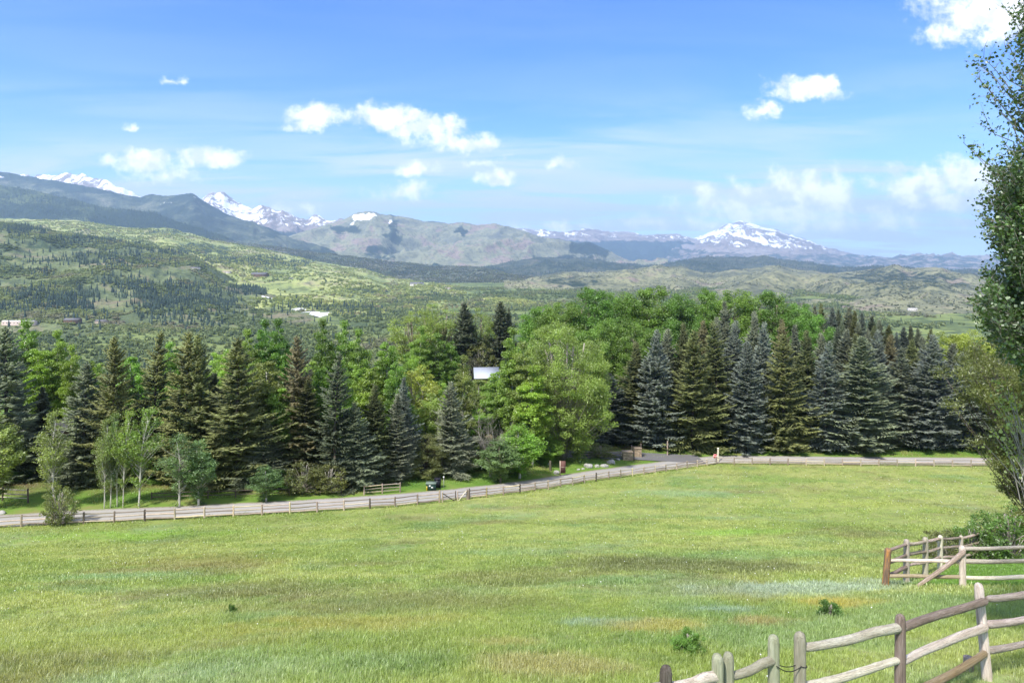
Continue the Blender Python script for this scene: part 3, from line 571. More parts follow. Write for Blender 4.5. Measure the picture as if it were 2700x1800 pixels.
def make_dec(key, seed, h, prof, clumps, per, leaf, cs, asp=.6, trunk=.16, tops=1, barkk='aspen', base=0.2, bias=None, jit=1.0, shell=.45, limb=.035, mat='aspen', lean=0.0, limb_up=.28, flat=.75):
    """broadleaf: trunk with limbs reaching into leaf clumps spread through the crown's volume; prof = [(t, r/h)]"""
    g = np.random.default_rng(seed); pt = np.array([p[0] for p in prof]); pr = np.array([p[1] for p in prof])*h
    tr = MB(); stems = []
    for k in range(tops):
        a = g.uniform(0, 6.28); sp = (0 if tops == 1 else .16*h*g.uniform(.4, 1)); zz = np.linspace(-.5, h*(.86-.1*k/max(1, tops)), 12); tt = np.clip(zz/h, 0, 1)
        w = np.cumsum(g.normal(0, .006*h, (12, 2)), 0)*np.linspace(0, 1, 12)[:, None]
        P = np.c_[math.cos(a)*sp*tt**.8+w[:, 0]+lean*zz, math.sin(a)*sp*tt**.8+w[:, 1], zz]; tr.tube(P, trunk*(1-tt*.93)**.9*(1 if k == 0 else .75)+.012, 7); stems.append(P)
    tg = np.linspace(0, 1, 200); wgt = np.interp(tg, pt, pr)**1.6+1e-6; wgt /= wgt.sum()
    Vs, Qs, n0 = [], [], 0; rmax = pr.max()
    for i in range(clumps):
        t = g.choice(tg, p=wgt)+g.uniform(-.0025, .0025); a = g.uniform(0, 6.28); rr = np.interp(t, pt, pr)*(shell+(1-shell)*math.sqrt(g.random()))*g.uniform(.86, 1.06)
        rr *= 1+.16*math.sin(a*3+seed+t*7)+.10*math.sin(a*5+t*13); P = stems[g.integers(len(stems))]; ax = np.array([np.interp(t*h, P[:, 2], P[:, 0]), np.interp(t*h, P[:, 2], P[:, 1])])
        c = np.array([ax[0]+rr*math.cos(a) if tops == 1 else rr*math.cos(a)+.3*ax[0], ax[1]+rr*math.sin(a) if tops == 1 else rr*math.sin(a)+.3*ax[1], t*h])
        zb = max(base*h*.8, c[2]-rr*(.6+limb_up*2)-.05*h); b0 = np.array([np.interp(zb, P[:, 2], P[:, 0]), np.interp(zb, P[:, 2], P[:, 1]), zb]); s = np.linspace(0, 1, 5)[:, None]
        mid = (b0+c)/2+np.array([0, 0, -.03*h]); Pl = (1-s)**2*b0+2*s*(1-s)*mid+s**2*c; tr.tube(Pl, limb*(1-s[:, 0]*.8)*(rr/rmax*.7+.3)+.008, 4, False)
        sz = cs*g.uniform(.6, 1.35); m = int(per*g.uniform(.6, 1.3)); q = g.normal(0, 1, (m, 3)); q /= np.linalg.norm(q, axis=1)[:, None]; q *= (g.random(m)**.42)[:, None]; q[:, 2] *= flat
        along = g.random(m)[:, None]; C = np.where(g.random((m, 1)) < .78, c+q*sz, Pl[2]+(c-Pl[2])*along+q*sz*.5)
        ow = q*1.2+np.array([0, 0, .8]); V, Q = rand_leaves(g, C, leaf, asp, ow, bias if bias is None else np.asarray(bias)[None]+q*.6, jit); Vs.append(V); Qs.append(Q+n0); n0 += len(V)
    PROTO[key] = dict(crown=mesh(key+'_crown', np.concatenate(Vs), np.concatenate(Qs), M_leaf[mat]), trunk=tr.mesh(key+'_trunk', M_bark[barkk], True), h=h, r=rmax)
M_needle = {k: leafy('needles_'+k, tuple(v*1.75 for v in c), .38, .14, .012, .05, 0.45) for k, c in dict(
    green=(0.110, 0.125, 0.044), olive=(0.150, 0.165, 0.056), blue=(0.158, 0.182, 0.148), grey=(0.150, 0.165, 0.108), dark=(0.082, 0.098, 0.056), deep=(0.090, 0.110, 0.090), brown=(0.150, 0.138, 0.066), sage=(0.155, 0.180, 0.108)).items()}
M_leaf = {k: leafy('leaves_'+k, tuple(v*1.18 for v in c), .46, .14, .014, .05, 0.35) for k, c in dict(
    aspen=(0.205, 0.320, 0.062), fresh=(0.215, 0.345, 0.055), young=(0.215, 0.280, 0.080), bluegreen=(0.140, 0.225, 0.085), cotton=(0.150, 0.260, 0.048), willow=(0.225, 0.305, 0.075), yellow=(0.320, 0.370, 0.075),
    shrub=(0.150, 0.180, 0.060), sagebush=(0.14, 0.16, 0.10), olive=(0.150, 0.170, 0.048), bush=(0.135, 0.240, 0.050), plum=(0.085, 0.085, 0.060)).items()}
make_spruce('spruce_a', 1); make_spruce('spruce_b', 2, whorl=.42, nb=8, sag=.24, up=.22, r=3.6); make_spruce('spruce_c', 3, whorl=.34, r=3.1, e0=-10, tw=.9)
make_spruce('spruce_d', 4, h=17, r=4.0, whorl=.50, nb=7, e0=-12, e1=40, sag=.10, up=.22, gap=.22, tw=1.25, wid=.07); make_spruce('spruce_e', 5, h=16, r=3.6, whorl=.46, nb=7, e0=-22, e1=42, gap=.15, up=.26, sag=.20, tw=1.15, wid=.075)
make_spruce('spruce_f', 6, h=12, r=3.2, whorl=.34, nb=8, e0=-14, e1=44, tw=1.15, wid=.06, up=.10)
make_spruce('spruce_g', 7, h=19, r=3.5, whorl=.48, nb=6, e0=-20, e1=38, gap=.28, sag=.22, up=.20, tw=1.15, wid=.075); make_spruce('spruce_h', 8, h=18, r=4.2, whorl=.40, nb=8, e0=-8, e1=50, sag=.12, up=.14)
make_dec('aspen_a', 11, 18, [(.22, .03), (.35, .085), (.55, .105), (.78, .075), (.95, .03), (1, .012)], 160, 270, .085, .60, .8, .13, 1, limb=.025, lean=.01)
make_dec('aspen_b', 12, 17, [(.18, .03), (.32, .10), (.5, .12), (.72, .095), (.92, .04), (1, .015)], 160, 270, .085, .64, .8, .13, 1, limb=.025, lean=-.012)
make_dec('aspen_c', 13, 12, [(.20, .03), (.40, .11), (.62, .15), (.8, .10), (.95, .045), (1, .02)], 95, 62, .075, .52, .8, .075, 1, limb=.022, shell=.3)
make_dec('aspen_d', 16, 9, [(.30, .05), (.46, .17), (.62, .17), (.8, .12), (.96, .04), (1, .02)], 110, 120, .070, .46, .8, .09, 1, limb=.022, shell=.3)
make_dec('cotton_a', 21, 26, [(.08, .09), (.22, .15), (.45, .185), (.68, .17), (.86, .12), (.96, .06), (1, .02)], 290, 270, .125, 1.25, .8, .36, 3, 'cotton', .12, limb=.06, mat='cotton', shell=.66, flat=.9)
make_dec('cotton_b', 22, 26, [(.08, .08), (.22, .14), (.42, .165), (.64, .165), (.84, .135), (.95, .075), (1, .025)], 290, 270, .125, 1.25, .8, .36, 4, 'cotton', .12, limb=.06, mat='cotton', shell=.66, flat=.9)
make_dec('willow_big', 31, 22, [(.06, .13), (.18, .21), (.35, .29), (.55, .31), (.72, .27), (.87, .18), (.96, .09), (1, .03)], 440, 230, .165, 1.0, .26, .42, 5, 'grey', .08, bias=(0, 0, .35), mat='willow', limb=.07, shell=.62)
make_dec('willow_open', 32, 20, [(.35, .06), (.5, .16), (.68, .22), (.82, .21), (.94, .12), (1, .04)], 120, 130, .17, .95, .3, .30, 4, 'cotton', .22, bias=(0, 0, -.5), mat='willow', limb=.09, shell=.6, limb_up=.5)
make_dec('willow_round', 33, 13, [(.04, .16), (.2, .26), (.45, .31), (.68, .28), (.86, .19), (.96, .09), (1, .03)], 240, 150, .16, .75, .34, .22, 4, 'grey', .08, bias=(0, 0, .4), mat='yellow', limb=.045, shell=.55)
make_dec('shrub_a', 41, 3, [(.0, .22), (.2, .40), (.5, .46), (.75, .36), (.93, .18), (1, .06)], 90, 75, .055, .28, .6, .05, 5, 'grey', .04, mat='shrub', limb=.014, shell=.5)
make_dec('shrub_b', 42, 2, [(.0, .36), (.25, .60), (.55, .60), (.8, .42), (.95, .2), (1, .08)], 80, 80, .05, .24, .5, .04, 5, 'grey', .04, mat='bush', limb=.012, shell=.5)
make_dec('juniper', 51, 10, [(.02, .14), (.15, .22), (.4, .24), (.65, .20), (.85, .12), (.96, .06), (1, .02)], 200, 190, .10, .55, .22, .16, 3, 'grey', .05, bias=(0, 0, .7), jit=.8, mat='olive', limb=.04, shell=.55)
make_dec('juniper_top', 52, 12, [(.02, .14), (.2, .16), (.35, .19), (.55, .24), (.68, .31), (.78, .29), (.9, .17), (1, .05)], 280, 250, .085, .52, .26, .15, 2, 'cotton', .05, bias=(0, 0, .6), jit=.8, mat='olive', limb=.03, shell=.35)
make_dec('weed', 43, 1, [(.0, .45), (.3, .62), (.6, .62), (.85, .45), (1, .2)], 60, 90, .075, .16, .16, .01, 6, 'grey', .02, bias=(0, 0, 1.0), jit=.7, mat='bush', limb=.006, shell=.3)
# a bare tree: only limbs
def make_bare(key, seed, h):
    g = np.random.default_rng(seed); tr = MB(); tw = MB()
    def grow(p, d, L, r, lev, mb):
        n = 6; P = [p]
        for i in range(n): d = d+g.normal(0, .14, 3)+np.array([0, 0, .07]); d /= np.linalg.norm(d); P.append(P[-1]+d*L/n)
        P = np.array(P); mb.tube(P, np.linspace(r, r*.35, n+1), 5 if lev < 2 else 3, False)
        if lev < 4:
            for k in range((6, 5, 4, 3)[lev]):
                s = g.uniform(.25, 1); q = P[min(n, int(s*n))]; dd = d*.7+g.normal(0, .55, 3)+np.array([0, 0, .25]); dd /= np.linalg.norm(dd); grow(q, dd, L*g.uniform(.42, .62), r*.45, lev+1, tw)
    for k in range(3): grow(np.array([g.normal(0, .12), g.normal(0, .12), -.3]), np.array([g.normal(0, .22), g.normal(0, .22), 1.]), h*.62, .07, 0, tr)
    PROTO[key] = dict(crown=tw.mesh(key+'_crown', M_bark['grey']), trunk=tr.mesh(key+'_trunk', M_bark['grey'], True), h=h, r=h*.32)
make_bare('bare_tree', 61, 9)

def plant(name, label, key, px, d, top, rpx, mat=None, cat='tree', group=None, bark=None, x=None, rot=None, zs=None):
    """one plant with trunk and crown, standing on the ground at depth d in the direction of column px"""
    p = PROTO[key]; X = (px-HX)/F*d if x is None else x; z = Gp(X, d); h = ztop(top, d)-z; r = rpx*d/F
    e = bpy.data.objects.new(name, None); COL.objects.link(e); e.empty_display_size = .5
    e.location = (X, d, z); e.rotation_euler = (0, 0, (px*.7391 + d*1.37) % 6.283 if rot is None else rot); e.scale = (r/p['r'], r/p['r'], h/p['h'])
    j1, j2 = math.sin(px*12.9+d*7.1), math.sin(px*4.7+d*3.3)
    if cat == 'tree': e.rotation_euler = (.018*j1, .018*j2, e.rotation_euler[2]); e.scale = (r/p['r']*(1+.07*j2), r/p['r']*(1-.07*j2), h/p['h'])
    tag(e, label, cat, group)
    c1, c2 = ('trunk', 'crown') if cat == 'tree' else ('stem', 'foliage')
    t = bpy.data.objects.new(c1, p['trunk']); COL.objects.link(t); t.parent = e
    c = bpy.data.objects.new(c2, p['crown']); COL.objects.link(c); c.parent = e
    for o, m in ((t, M_bark.get(bark)), (c, mat)):
        if m is not None: o.material_slots[0].link = 'OBJECT'; o.material_slots[0].material = m
    return e

# ------------------------------------------------------------------ trees, each where it stands: (px, depth, top py, half width px, shape, foliage, label)
NB, LF = M_needle, M_leaf
ORD = 'first second third fourth fifth sixth seventh eighth ninth tenth eleventh twelfth thirteenth fourteenth fifteenth'.split()
G_L = 'spruces behind the road on the left'
for a in [
    (14, 77, 866, 116, 'spruce_e', 'sage', 'tall grey-green spruce cut off by the left edge of the photo'),
    (112, 81, 1020, 50, 'spruce_c', 'dark', 'small dark spruce between two pale green aspens at far left'),
    (222, 77, 962, 96, 'spruce_e', 'sage', 'grey-blue spruce sweeping to the ground beside four white aspen trunks'),
    (292, 77, 890, 86, 'spruce_d', 'olive', 'olive spruce with wide open upswept branches above the slim aspens'),
    (404, 80, 876, 82, 'spruce_g', 'olive', 'olive spruce with a reddish narrow top, left of the twin-topped one'),
    (490, 79, 880, 98, 'spruce_e', 'olive', 'bright olive twin-topped spruce, taller of its two tops'),
    (528, 79, 884, 84, 'spruce_d', 'olive', 'olive spruce crowding the twin-topped one from the right'),
    (628, 78, 893, 122, 'spruce_d', 'olive', 'broad olive spruce whose skirt hangs over the brown slope'),
    (690, 78, 1110, 70, 'spruce_f', 'sage', 'low sage green spruce beside the broad olive one by the road'),
    (786, 82, 890, 84, 'spruce_e', 'brown', 'spruce with a thick brownish top among the green aspens'),
    (800, 81, 1000, 84, 'spruce_g', 'green', 'shadowed green spruce beside the dark pointed one, left of centre'),
    (882, 79, 934, 74, 'spruce_g', 'dark', 'dark charcoal green pointed spruce left of centre'),
    (946, 80, 1064, 70, 'spruce_f', 'sage', 'pale sage spruce with layered skirt down to the roadside grass'),
    (992, 83, 1016, 58, 'spruce_a', 'green', 'dark green spruce just right of the pale layered sage one'),
    (1046, 84, 1040, 52, 'spruce_c', 'grey', 'grey spruce squeezed beside the short rail fence end'),
    (1066, 87, 996, 48, 'spruce_c', 'blue', 'thin blue-grey spruce top rising left of the yellow-green willow'),
    (1192, 90, 1010, 66, 'spruce_f', 'grey', 'shapely grey-green spruce standing alone left of the bare tree'),
    (345, 85, 1000, 80, 'spruce_a', 'dark', 'dark spruce filling the gap behind the slim aspens'),
    (560, 83, 985, 76, 'spruce_a', 'dark', 'dark spruce hidden behind the broad olive one'),
    (1165, 104, 1090, 44, 'spruce_c', 'deep', 'blue spruce glimpsed behind the bare grey tree'),
]: plant('spruce_tree', a[6], a[4], a[0], a[1]+2.8, a[2], a[3], NB[a[5]], group=G_L)
plant('pine_tree', 'dense dark green bushy pine beside the utility box', 'juniper', 1118, 90, 1140, 58, NB['green'], bark='spruce')
G_A = 'aspens rising behind the spruces on the left'
for a in [
    (72, 92, 846, 44, 'aspen_a', 'aspen', 'tall pale green aspen next to the spruce at the left edge'),
    (100, 90, 905, 46, 'aspen_b', 'fresh', 'bright green aspen in front of the tall one at far left'),
    (164, 92, 873, 34, 'aspen_a', 'aspen', 'slender aspen with a white forked top, third from the left edge'),
    (192, 91, 912, 30, 'aspen_a', 'fresh', 'narrow bright aspen left of the open olive spruce'),
    (243, 95, 940, 34, 'aspen_b', 'aspen', 'aspen half hidden behind the open olive spruce'),
    (350, 94, 925, 40, 'aspen_b', 'fresh', 'aspen glowing between the two reddish and open olive spruces'),
    (455, 95, 905, 36, 'aspen_a', 'aspen', 'aspen crown between the red-topped and twin-topped spruces'),
    (575, 95, 915, 38, 'aspen_b', 'aspen', 'aspen showing just right of the twin-topped spruce'),
    (655, 96, 872, 34, 'aspen_a', 'aspen', 'aspen left of the pair of tall dark green aspens'),
    (692, 98, 846, 36, 'aspen_a', 'cotton', 'tall dark green aspen, left of a close pair'),
    (745, 98, 844, 36, 'aspen_a', 'cotton', 'tall dark green aspen, right of a close pair'),
    (705, 86, 935, 58, 'aspen_b', 'young', 'broad soft green aspen with bare lower trunk, left centre'),
    (735, 84, 1010, 52, 'aspen_b', 'aspen', 'full green aspen leaning over the dark hedge'),
    (855, 98, 846, 34, 'aspen_a', 'cotton', 'tall thin aspen directly over the dark pointed spruce'),
    (902, 100, 850, 36, 'aspen_a', 'cotton', 'tall thin aspen right of the dark pointed spruce'),
    (948, 98, 872, 36, 'aspen_a', 'aspen', 'medium aspen left of the bright full one in the left centre'),
    (1022, 96, 886, 46, 'aspen_b', 'fresh', 'bright full aspen with a clear white trunk above the sage spruce'),
    (975, 93, 955, 48, 'aspen_b', 'fresh', 'low bright aspen behind the sage spruce'),
    (820, 93, 935, 44, 'aspen_b', 'aspen', 'aspen between the brown-topped and the dark pointed spruce'),
    (1216, 99, 940, 32, 'aspen_a', 'young', 'slim young-leaved aspen with white trunk before the silver roof'),
    (1175, 101, 1000, 36, 'aspen_b', 'fresh', 'green aspen behind the shapely grey-green spruce'),
    (328, 87, 958, 36, 'aspen_a', 'aspen', 'aspen crown pressed between the open olive spruce and the slim aspens'),
    (600, 88, 925, 38, 'aspen_a', 'fresh', 'bright aspen spire left of the broad olive spruce'),
    (848, 88, 955, 38, 'aspen_b', 'fresh', 'bright low aspen crown left of the dark pointed spruce'),
    (912, 87, 950, 34, 'aspen_a', 'aspen', 'slim aspen touching the right side of the dark pointed spruce'),
    (1046, 92, 940, 40, 'aspen_b', 'aspen', 'aspen between the bright full one and the yellow-green willow'),
]: plant('aspen_tree', a[6], a[4], a[0], a[1], a[2], a[3], LF[a[5]], group=G_A)
G_F = 'slim white-trunked aspens along the road'
for a in [
    (-12, 70.5, 1085, 62, 'aspen_d', 'young', 'yellow-green aspen leaning in from the left edge of the photo'),
    (141, 70.6, 1075, 46, 'aspen_c', 'young', 'tall white-trunked aspen behind the roadside shrub'),
    (275, 71.6, 1095, 30, 'aspen_c', 'young', 'first of four slim aspen trunks in a row by the road'),
    (291, 71.9, 1080, 30, 'aspen_c', 'young', 'second of four slim aspen trunks in a row by the road'),
    (309, 72.2, 1100, 26, 'aspen_c', 'bluegreen', 'third and thinnest of four slim aspen trunks by the road'),
    (324, 72.0, 1072, 34, 'aspen_c', 'aspen', 'fourth of four slim aspen trunks in a row by the road'),
    (366, 72.2, 1068, 50, 'aspen_c', 'aspen', 'bright green aspen with a bent white trunk and spreading limbs'),
    (473, 72.6, 1132, 56, 'aspen_c', 'bluegreen', 'round blue-green aspen with a thick pale trunk by the road'),
    (524, 73.2, 1160, 46, 'aspen_d', 'bluegreen', 'smaller blue-green aspen right of the round one'),
    (701, 75.2, 1228, 40, 'aspen_d', 'bluegreen', 'short aspen sapling below the broad olive spruce'),
]: plant('aspen_tree', a[6], a[4], a[0], a[1], a[2], a[3], LF[a[5]], group=G_F, bark='aspen')
# centre
plant('willow_tree', 'huge rounded olive-green willow in the middle of the photo', 'willow_big', 1486, 109, 836, 134, LF['willow'])
plant('willow_tree', 'yellow-green willow mound left of the silver roof', 'willow_round', 1098, 101, 968, 84, LF['yellow'])
plant('willow_tree', 'low yellow willow between the sage and grey-green spruces', 'willow_round', 1150, 97, 1040, 62, LF['willow'])
for a in [
    (1342, 105, 868, 42, 'aspen_a', 'aspen', 'tall green aspen with white trunk left of the huge willow'),
    (1390, 103, 905, 44, 'aspen_a', 'young', 'leafy aspen overlapping the left side of the huge willow'),
    (1404, 102, 965, 50, 'aspen_a', 'fresh', 'vivid green aspen at the foot of the huge willow'),
    (1370, 94, 1120, 62, 'aspen_d', 'fresh', 'bushy vivid green aspen beside the bare grey tree'),
    (1318, 90.5, 1160, 56, 'aspen_d', 'bluegreen', 'small aspen with a dark scarred trunk in the roadside grass'),
    (1446, 104, 1150, 40, 'aspen_d', 'aspen', 'low green aspen left of the brown sign board'),
]: plant('aspen_tree', a[6], a[4], a[0], a[1], a[2], a[3], LF[a[5]], group='aspens around the huge willow', bark='cotton' if 'dark' in a[6] else None)
plant('aspen_tree', 'soft green aspen filling the space below the silver roof', 'aspen_b', 1268, 112, 990, 44, LF['young'], group='aspens around the huge willow')
plant('aspen_tree', 'fresh green aspen behind the bare tree, under the silver roof', 'aspen_b', 1238, 106, 1060, 48, LF['fresh'], group='aspens around the huge willow')
plant('aspen_tree', 'leafy aspen directly behind the bare grey tree', 'aspen_b', 1304, 108, 968, 40, LF['aspen'], group='aspens around the huge willow')
plant('bare_tree', 'leafless grey tree among green aspens in the centre', 'bare_tree', 1292, 93, 1045, 74, None)
# trees of the garden behind the silver roof
plant('willow_tree', 'airy pale willow, leftmost treetop of the group against the valley', 'willow_open', 1098, 202, 818, 72, LF['willow'])
plant('willow_tree', 'taller airy willow against the sunlit valley slope', 'willow_open', 1158, 205, 800, 64, LF['willow'])
plant('willow_tree', 'vase-shaped willow with bare dark limbs between the fir and the spruce', 'willow_open', 1268, 206, 810, 46, LF['willow'])
plant('fir_tree', 'dense dark conical fir against the valley', 'spruce_f', 1220, 203, 803, 76, NB['dark'])
plant('spruce_tree', 'dark spruce with tiered branches right of the vase-shaped willow', 'spruce_d', 1316, 205, 795, 70, NB['dark'])
plant('spruce_tree', 'very narrow dark spruce spire next to the tiered spruce', 'spruce_c', 1342, 206, 812, 26, NB['dark'])
for a in [(1112, 140, 862, 34, 'aspen_a', 'aspen', 'aspen below the leftmost airy willow'), (1152, 142, 880, 30, 'aspen_a', 'cotton', 'aspen below the taller airy willow'),
          (1188, 143, 890, 30, 'aspen_b', 'cotton', 'aspen below the dense dark fir'), (1085, 150, 905, 26, 'aspen_a', 'aspen', 'thin aspen at the left end of the garden group')]:
    plant('aspen_tree', a[6], a[4], a[0], a[1], a[2], a[3], LF[a[5]], group='aspens in the garden group')
plant('shrub', 'bronze-green shrub mound below the dense dark fir', 'shrub_a', 1268, 199, 902, 44, LF['olive'], 'shrub')
plant('shrub', 'dark plum-coloured rounded bush above the silver roof', 'shrub_b', 1256, 197, 934, 34, LF['plum'], 'shrub')
# cottonwood grove
G_C = 'cottonwood grove behind the spruces'
for i, a in enumerate([
    (1425, 176, 806, 50, 'cotton_b', 'leftmost cottonwood of the grove, over the huge willow'), (1490, 172, 790, 62, 'cotton_a', 'second cottonwood from the left in the grove'),
    (1560, 178, 760, 70, 'cotton_b', 'tall cottonwood at the left shoulder of the grove'), (1640, 182, 764, 66, 'cotton_a', 'cottonwood right of the left shoulder of the grove'),
    (1716, 184, 756, 66, 'cotton_b', 'highest cottonwood in the middle of the grove'), (1795, 180, 768, 56, 'cotton_a', 'cottonwood left of the notch in the grove skyline'),
    (1858, 182, 762, 48, 'cotton_b', 'cottonwood at the edge of the notch in the grove skyline'), (1950, 180, 757, 70, 'cotton_a', 'broad cottonwood right of the notch in the grove skyline'),
    (2030, 178, 768, 64, 'cotton_b', 'cottonwood on the descending right shoulder of the grove'), (2100, 174, 792, 52, 'cotton_a', 'second last cottonwood at the right end of the grove'),
    (2150, 170, 832, 40, 'cotton_b', 'last and lowest cottonwood at the right end of the grove'), (1600, 152, 832, 54, 'cotton_a', 'round cottonwood in front, right of the huge willow'),
    (1664, 150, 850, 52, 'cotton_b', 'cottonwood in front of the grove above the blue spruce'), (1545, 148, 870, 50, 'cotton_b', 'cottonwood tucked behind the right side of the huge willow'),
    (1730, 152, 858, 50, 'cotton_a', 'cottonwood crown between two spruce tops')]):
    plant('cottonwood_tree', a[5], a[4], a[0], a[1], a[2], a[3], LF['cotton'], group=G_C)
# spruce wall on the right
G_R = 'front row of spruces along the road on the right'
for a in [
    (1610, 124, 985, 62, 'spruce_b', 'deep', 'shaded blue-black spruce right of the huge willow'),
    (1560, 126, 1060, 50, 'spruce_a', 'deep', 'low shaded spruce under the right side of the huge willow'),
    (1678, 125, 905, 58, 'spruce_a', 'green', 'slim dark green spruce left of the big silver-blue one'),
    (1722, 123, 872, 72, 'spruce_h', 'blue', 'big silver-blue spruce over the stone gate pillars'),
    (1826, 122, 872, 82, 'spruce_d', 'olive', 'olive spruce with visible trunk behind the stop sign'),
    (1890, 127, 850, 66, 'spruce_g', 'green', 'green spruce right of the stop sign, behind the blue-grey one'),
    (1966, 121.5, 902, 58, 'spruce_a', 'blue', 'slender blue-grey spruce, third from the stop sign'),
    (2066, 122, 884, 80, 'spruce_e', 'olive', 'wide olive-green spruce in the middle of the right row'),
    (2176, 121, 902, 62, 'spruce_g', 'blue', 'blue-tinged spruce right of the wide olive one'),
    (2276, 122, 890, 92, 'spruce_b', 'sage', 'widest grey-blue spruce with bronze top in the right row'),
    (2376, 124, 918, 66, 'spruce_g', 'grey', 'grey spruce between the two widest blue ones'),
    (2456, 122, 886, 84, 'spruce_h', 'blue', 'broad silver-blue spruce near the right tree'),
    (2552, 122, 930, 66, 'spruce_g', 'blue', 'silver-blue spruce half hidden by the foreground juniper'),
    (2640, 120, 925, 80, 'spruce_b', 'grey', 'grey spruce behind the foreground juniper at the right edge'),
]: plant('spruce_tree', a[6], a[4], a[0], a[1], a[2], a[3]*1.14, NB[a[5]], group=G_R)
for i, a in enumerate([(1762, 133, 868, 60, 'spruce_a', 'grey'), (1800, 132, 852, 56, 'spruce_b', 'green'), (1855, 136, 846, 56, 'spruce_c', 'brown'), (1888, 140, 838, 50, 'spruce_a', 'grey'), (1912, 150, 796, 50, 'spruce_c', 'grey'),
    (1935, 136, 846, 56, 'spruce_a', 'blue'), (1988, 146, 822, 48, 'spruce_a', 'grey'), (2008, 137, 850, 56, 'spruce_b', 'blue'), (2062, 142, 842, 50, 'spruce_c', 'brown'), (2095, 138, 858, 52, 'spruce_a', 'grey'), (2130, 134, 872, 56, 'spruce_b', 'green')]):
    plant('spruce_tree', '%s spruce top from the left in the second row, below the cottonwood grove' % ORD[i], a[4], a[0], a[1], a[2], a[3], NB[a[5]], group='spruces massed behind the front row')
for i, a in enumerate([(2170, 140, 880, 50, 'spruce_a', 'grey'), (2225, 139, 868, 54, 'spruce_c', 'grey'), (2255, 136, 880, 50, 'spruce_a', 'green'), (2310, 138, 870, 54, 'spruce_b', 'blue'), (2345, 140, 882, 50, 'spruce_a', 'brown'),
    (2405, 137, 895, 52, 'spruce_c', 'green'), (2430, 142, 888, 46, 'spruce_a', 'grey'), (2505, 134, 905, 56, 'spruce_b', 'grey'), (2580, 135, 915, 50, 'spruce_a', 'grey'), (2690, 128, 925, 60, 'spruce_b', 'grey')]):
    plant('spruce_tree', '%s spruce top from the left in the second row, right of the grove' % ORD[i], a[4], a[0], a[1], a[2], a[3], NB[a[5]], group='spruces massed behind the front row')
for i, a in enumerate([(2122, 188, 800), (2145, 190, 806), (2164, 192, 800), (2190, 188, 812), (2213, 190, 815), (2237, 192, 811), (2258, 190, 820), (2276, 188, 824), (2298, 190, 835), (2318, 188, 843), (2343, 186, 858), (2380, 184, 862), (2402, 184, 858), (2423, 186, 866), (2450, 182, 868),
    (2180, 172, 838), (2225, 170, 846), (2265, 170, 850), (2305, 170, 860), (2360, 168, 876), (2205, 158, 862), (2285, 156, 868)]):
    plant('spruce_tree', ('%s distant spruce from the left on the skyline right of the grove' % ORD[i]) if i < 15 else ('%s spruce from the left just below the distant skyline spruces' % ORD[i-15]), ('spruce_a', 'spruce_b', 'spruce_c')[i % 3], a[0], a[1], a[2], 30+(i*7) % 12, NB[('dark', 'grey', 'green', 'deep')[i % 4]], group='distant spruces on the right')
for px, d, top, r, lab in [(2490, 168, 876, 66, 'yellow-green willow mound behind the spruces, left one'), (2560, 165, 872, 72, 'yellow-green willow mound behind the spruces, beside the foreground tree'), (2650, 165, 880, 70, 'yellow-green willow mound hidden behind the foreground tree')]:
    plant('willow_tree', lab, 'willow_round', px, d, top, r, LF['yellow'])
# shrubs by the road and the entrance
for a in [
    (157, 66.6, 1280, 42, 'shrub_a', 'shrub', 'twiggy olive shrub growing through the road fence at left'),
    (800, 79, 1215, 55, 'shrub_a', 'shrub', 'dull green shrub left of the pale sage spruce by the road'),
    (865, 79.5, 1225, 52, 'shrub_a', 'olive', 'bronze-tinged shrub right against the pale sage spruce'),
    (740, 80, 1235, 50, 'shrub_a', 'bush', 'green hedge shrub behind the short sapling'),
    (1578, 112, 1168, 36, 'shrub_a', 'shrub', 'reddish-green spreading shrub behind the entrance boulders'),
    (1530, 112, 1190, 20, 'shrub_a', 'bush', 'upright green shrub left of the entrance boulders'),
    (1612, 113, 1196, 17, 'shrub_b', 'shrub', 'round dark shrub right behind the largest entrance boulder'),
    (1652, 113.5, 1197, 18, 'shrub_b', 'bush', 'round shrub in front of the low stone pillar'),
    (1565, 113, 1198, 18, 'shrub_b', 'bush', 'small green shrub among the entrance boulders'),
    (1350, 97, 1215, 46, 'shrub_a', 'bush', 'green undergrowth below the vivid aspens'),
    (1070, 88, 1235, 32, 'shrub_a', 'shrub', 'dull shrub between the short rail fence and the utility box'),
]: plant('shrub', a[6], a[4], a[0], a[1], a[2], a[3], LF[a[5]], 'shrub')
for i, (px, d, top, r, m) in enumerate([(30, 79, 1245, 46, 'bush'), (95, 80, 1252, 40, 'shrub'), (190, 80, 1262, 40, 'bush'), (265, 81, 1255, 38, 'shrub'), (345, 81, 1258, 42, 'bush'), (420, 81, 1252, 40, 'bush'), (505, 82, 1256, 40, 'shrub'), (575, 82, 1262, 38, 'bush'), (655, 82, 1258, 38, 'bush'), (925, 84, 1258, 40, 'shrub'), (1010, 86, 1250, 38, 'bush'), (1230, 96, 1210, 40, 'bush'), (1290, 98, 1205, 42, 'bush'), (1440, 108, 1190, 34, 'bush')]):
    plant('shrub', '%s low undergrowth shrub from the left in the shade behind the road' % ORD[i], 'shrub_a', px, d, top, r, LF[m], 'shrub', 'undergrowth behind the road')
G_M = 'weeds in the meadow'
for px, py, w, hh, m, lab in [(1818, 1722, 40, 60, 'bush', 'dense dark green weed clump nearest the gate in the meadow'), (2188, 1630, 31, 44, 'bush', 'grey-green weed clump near the post-and-rail fence'),
    
     (610, 1620, 12, 26, 'bush', 'bright upright tuft in the left foreground meadow')]:
    p = ghit(px, py); plant('weed_clump', lab, 'weed', px, p[1], py-hh, w, LF[m], 'weed', G_M)
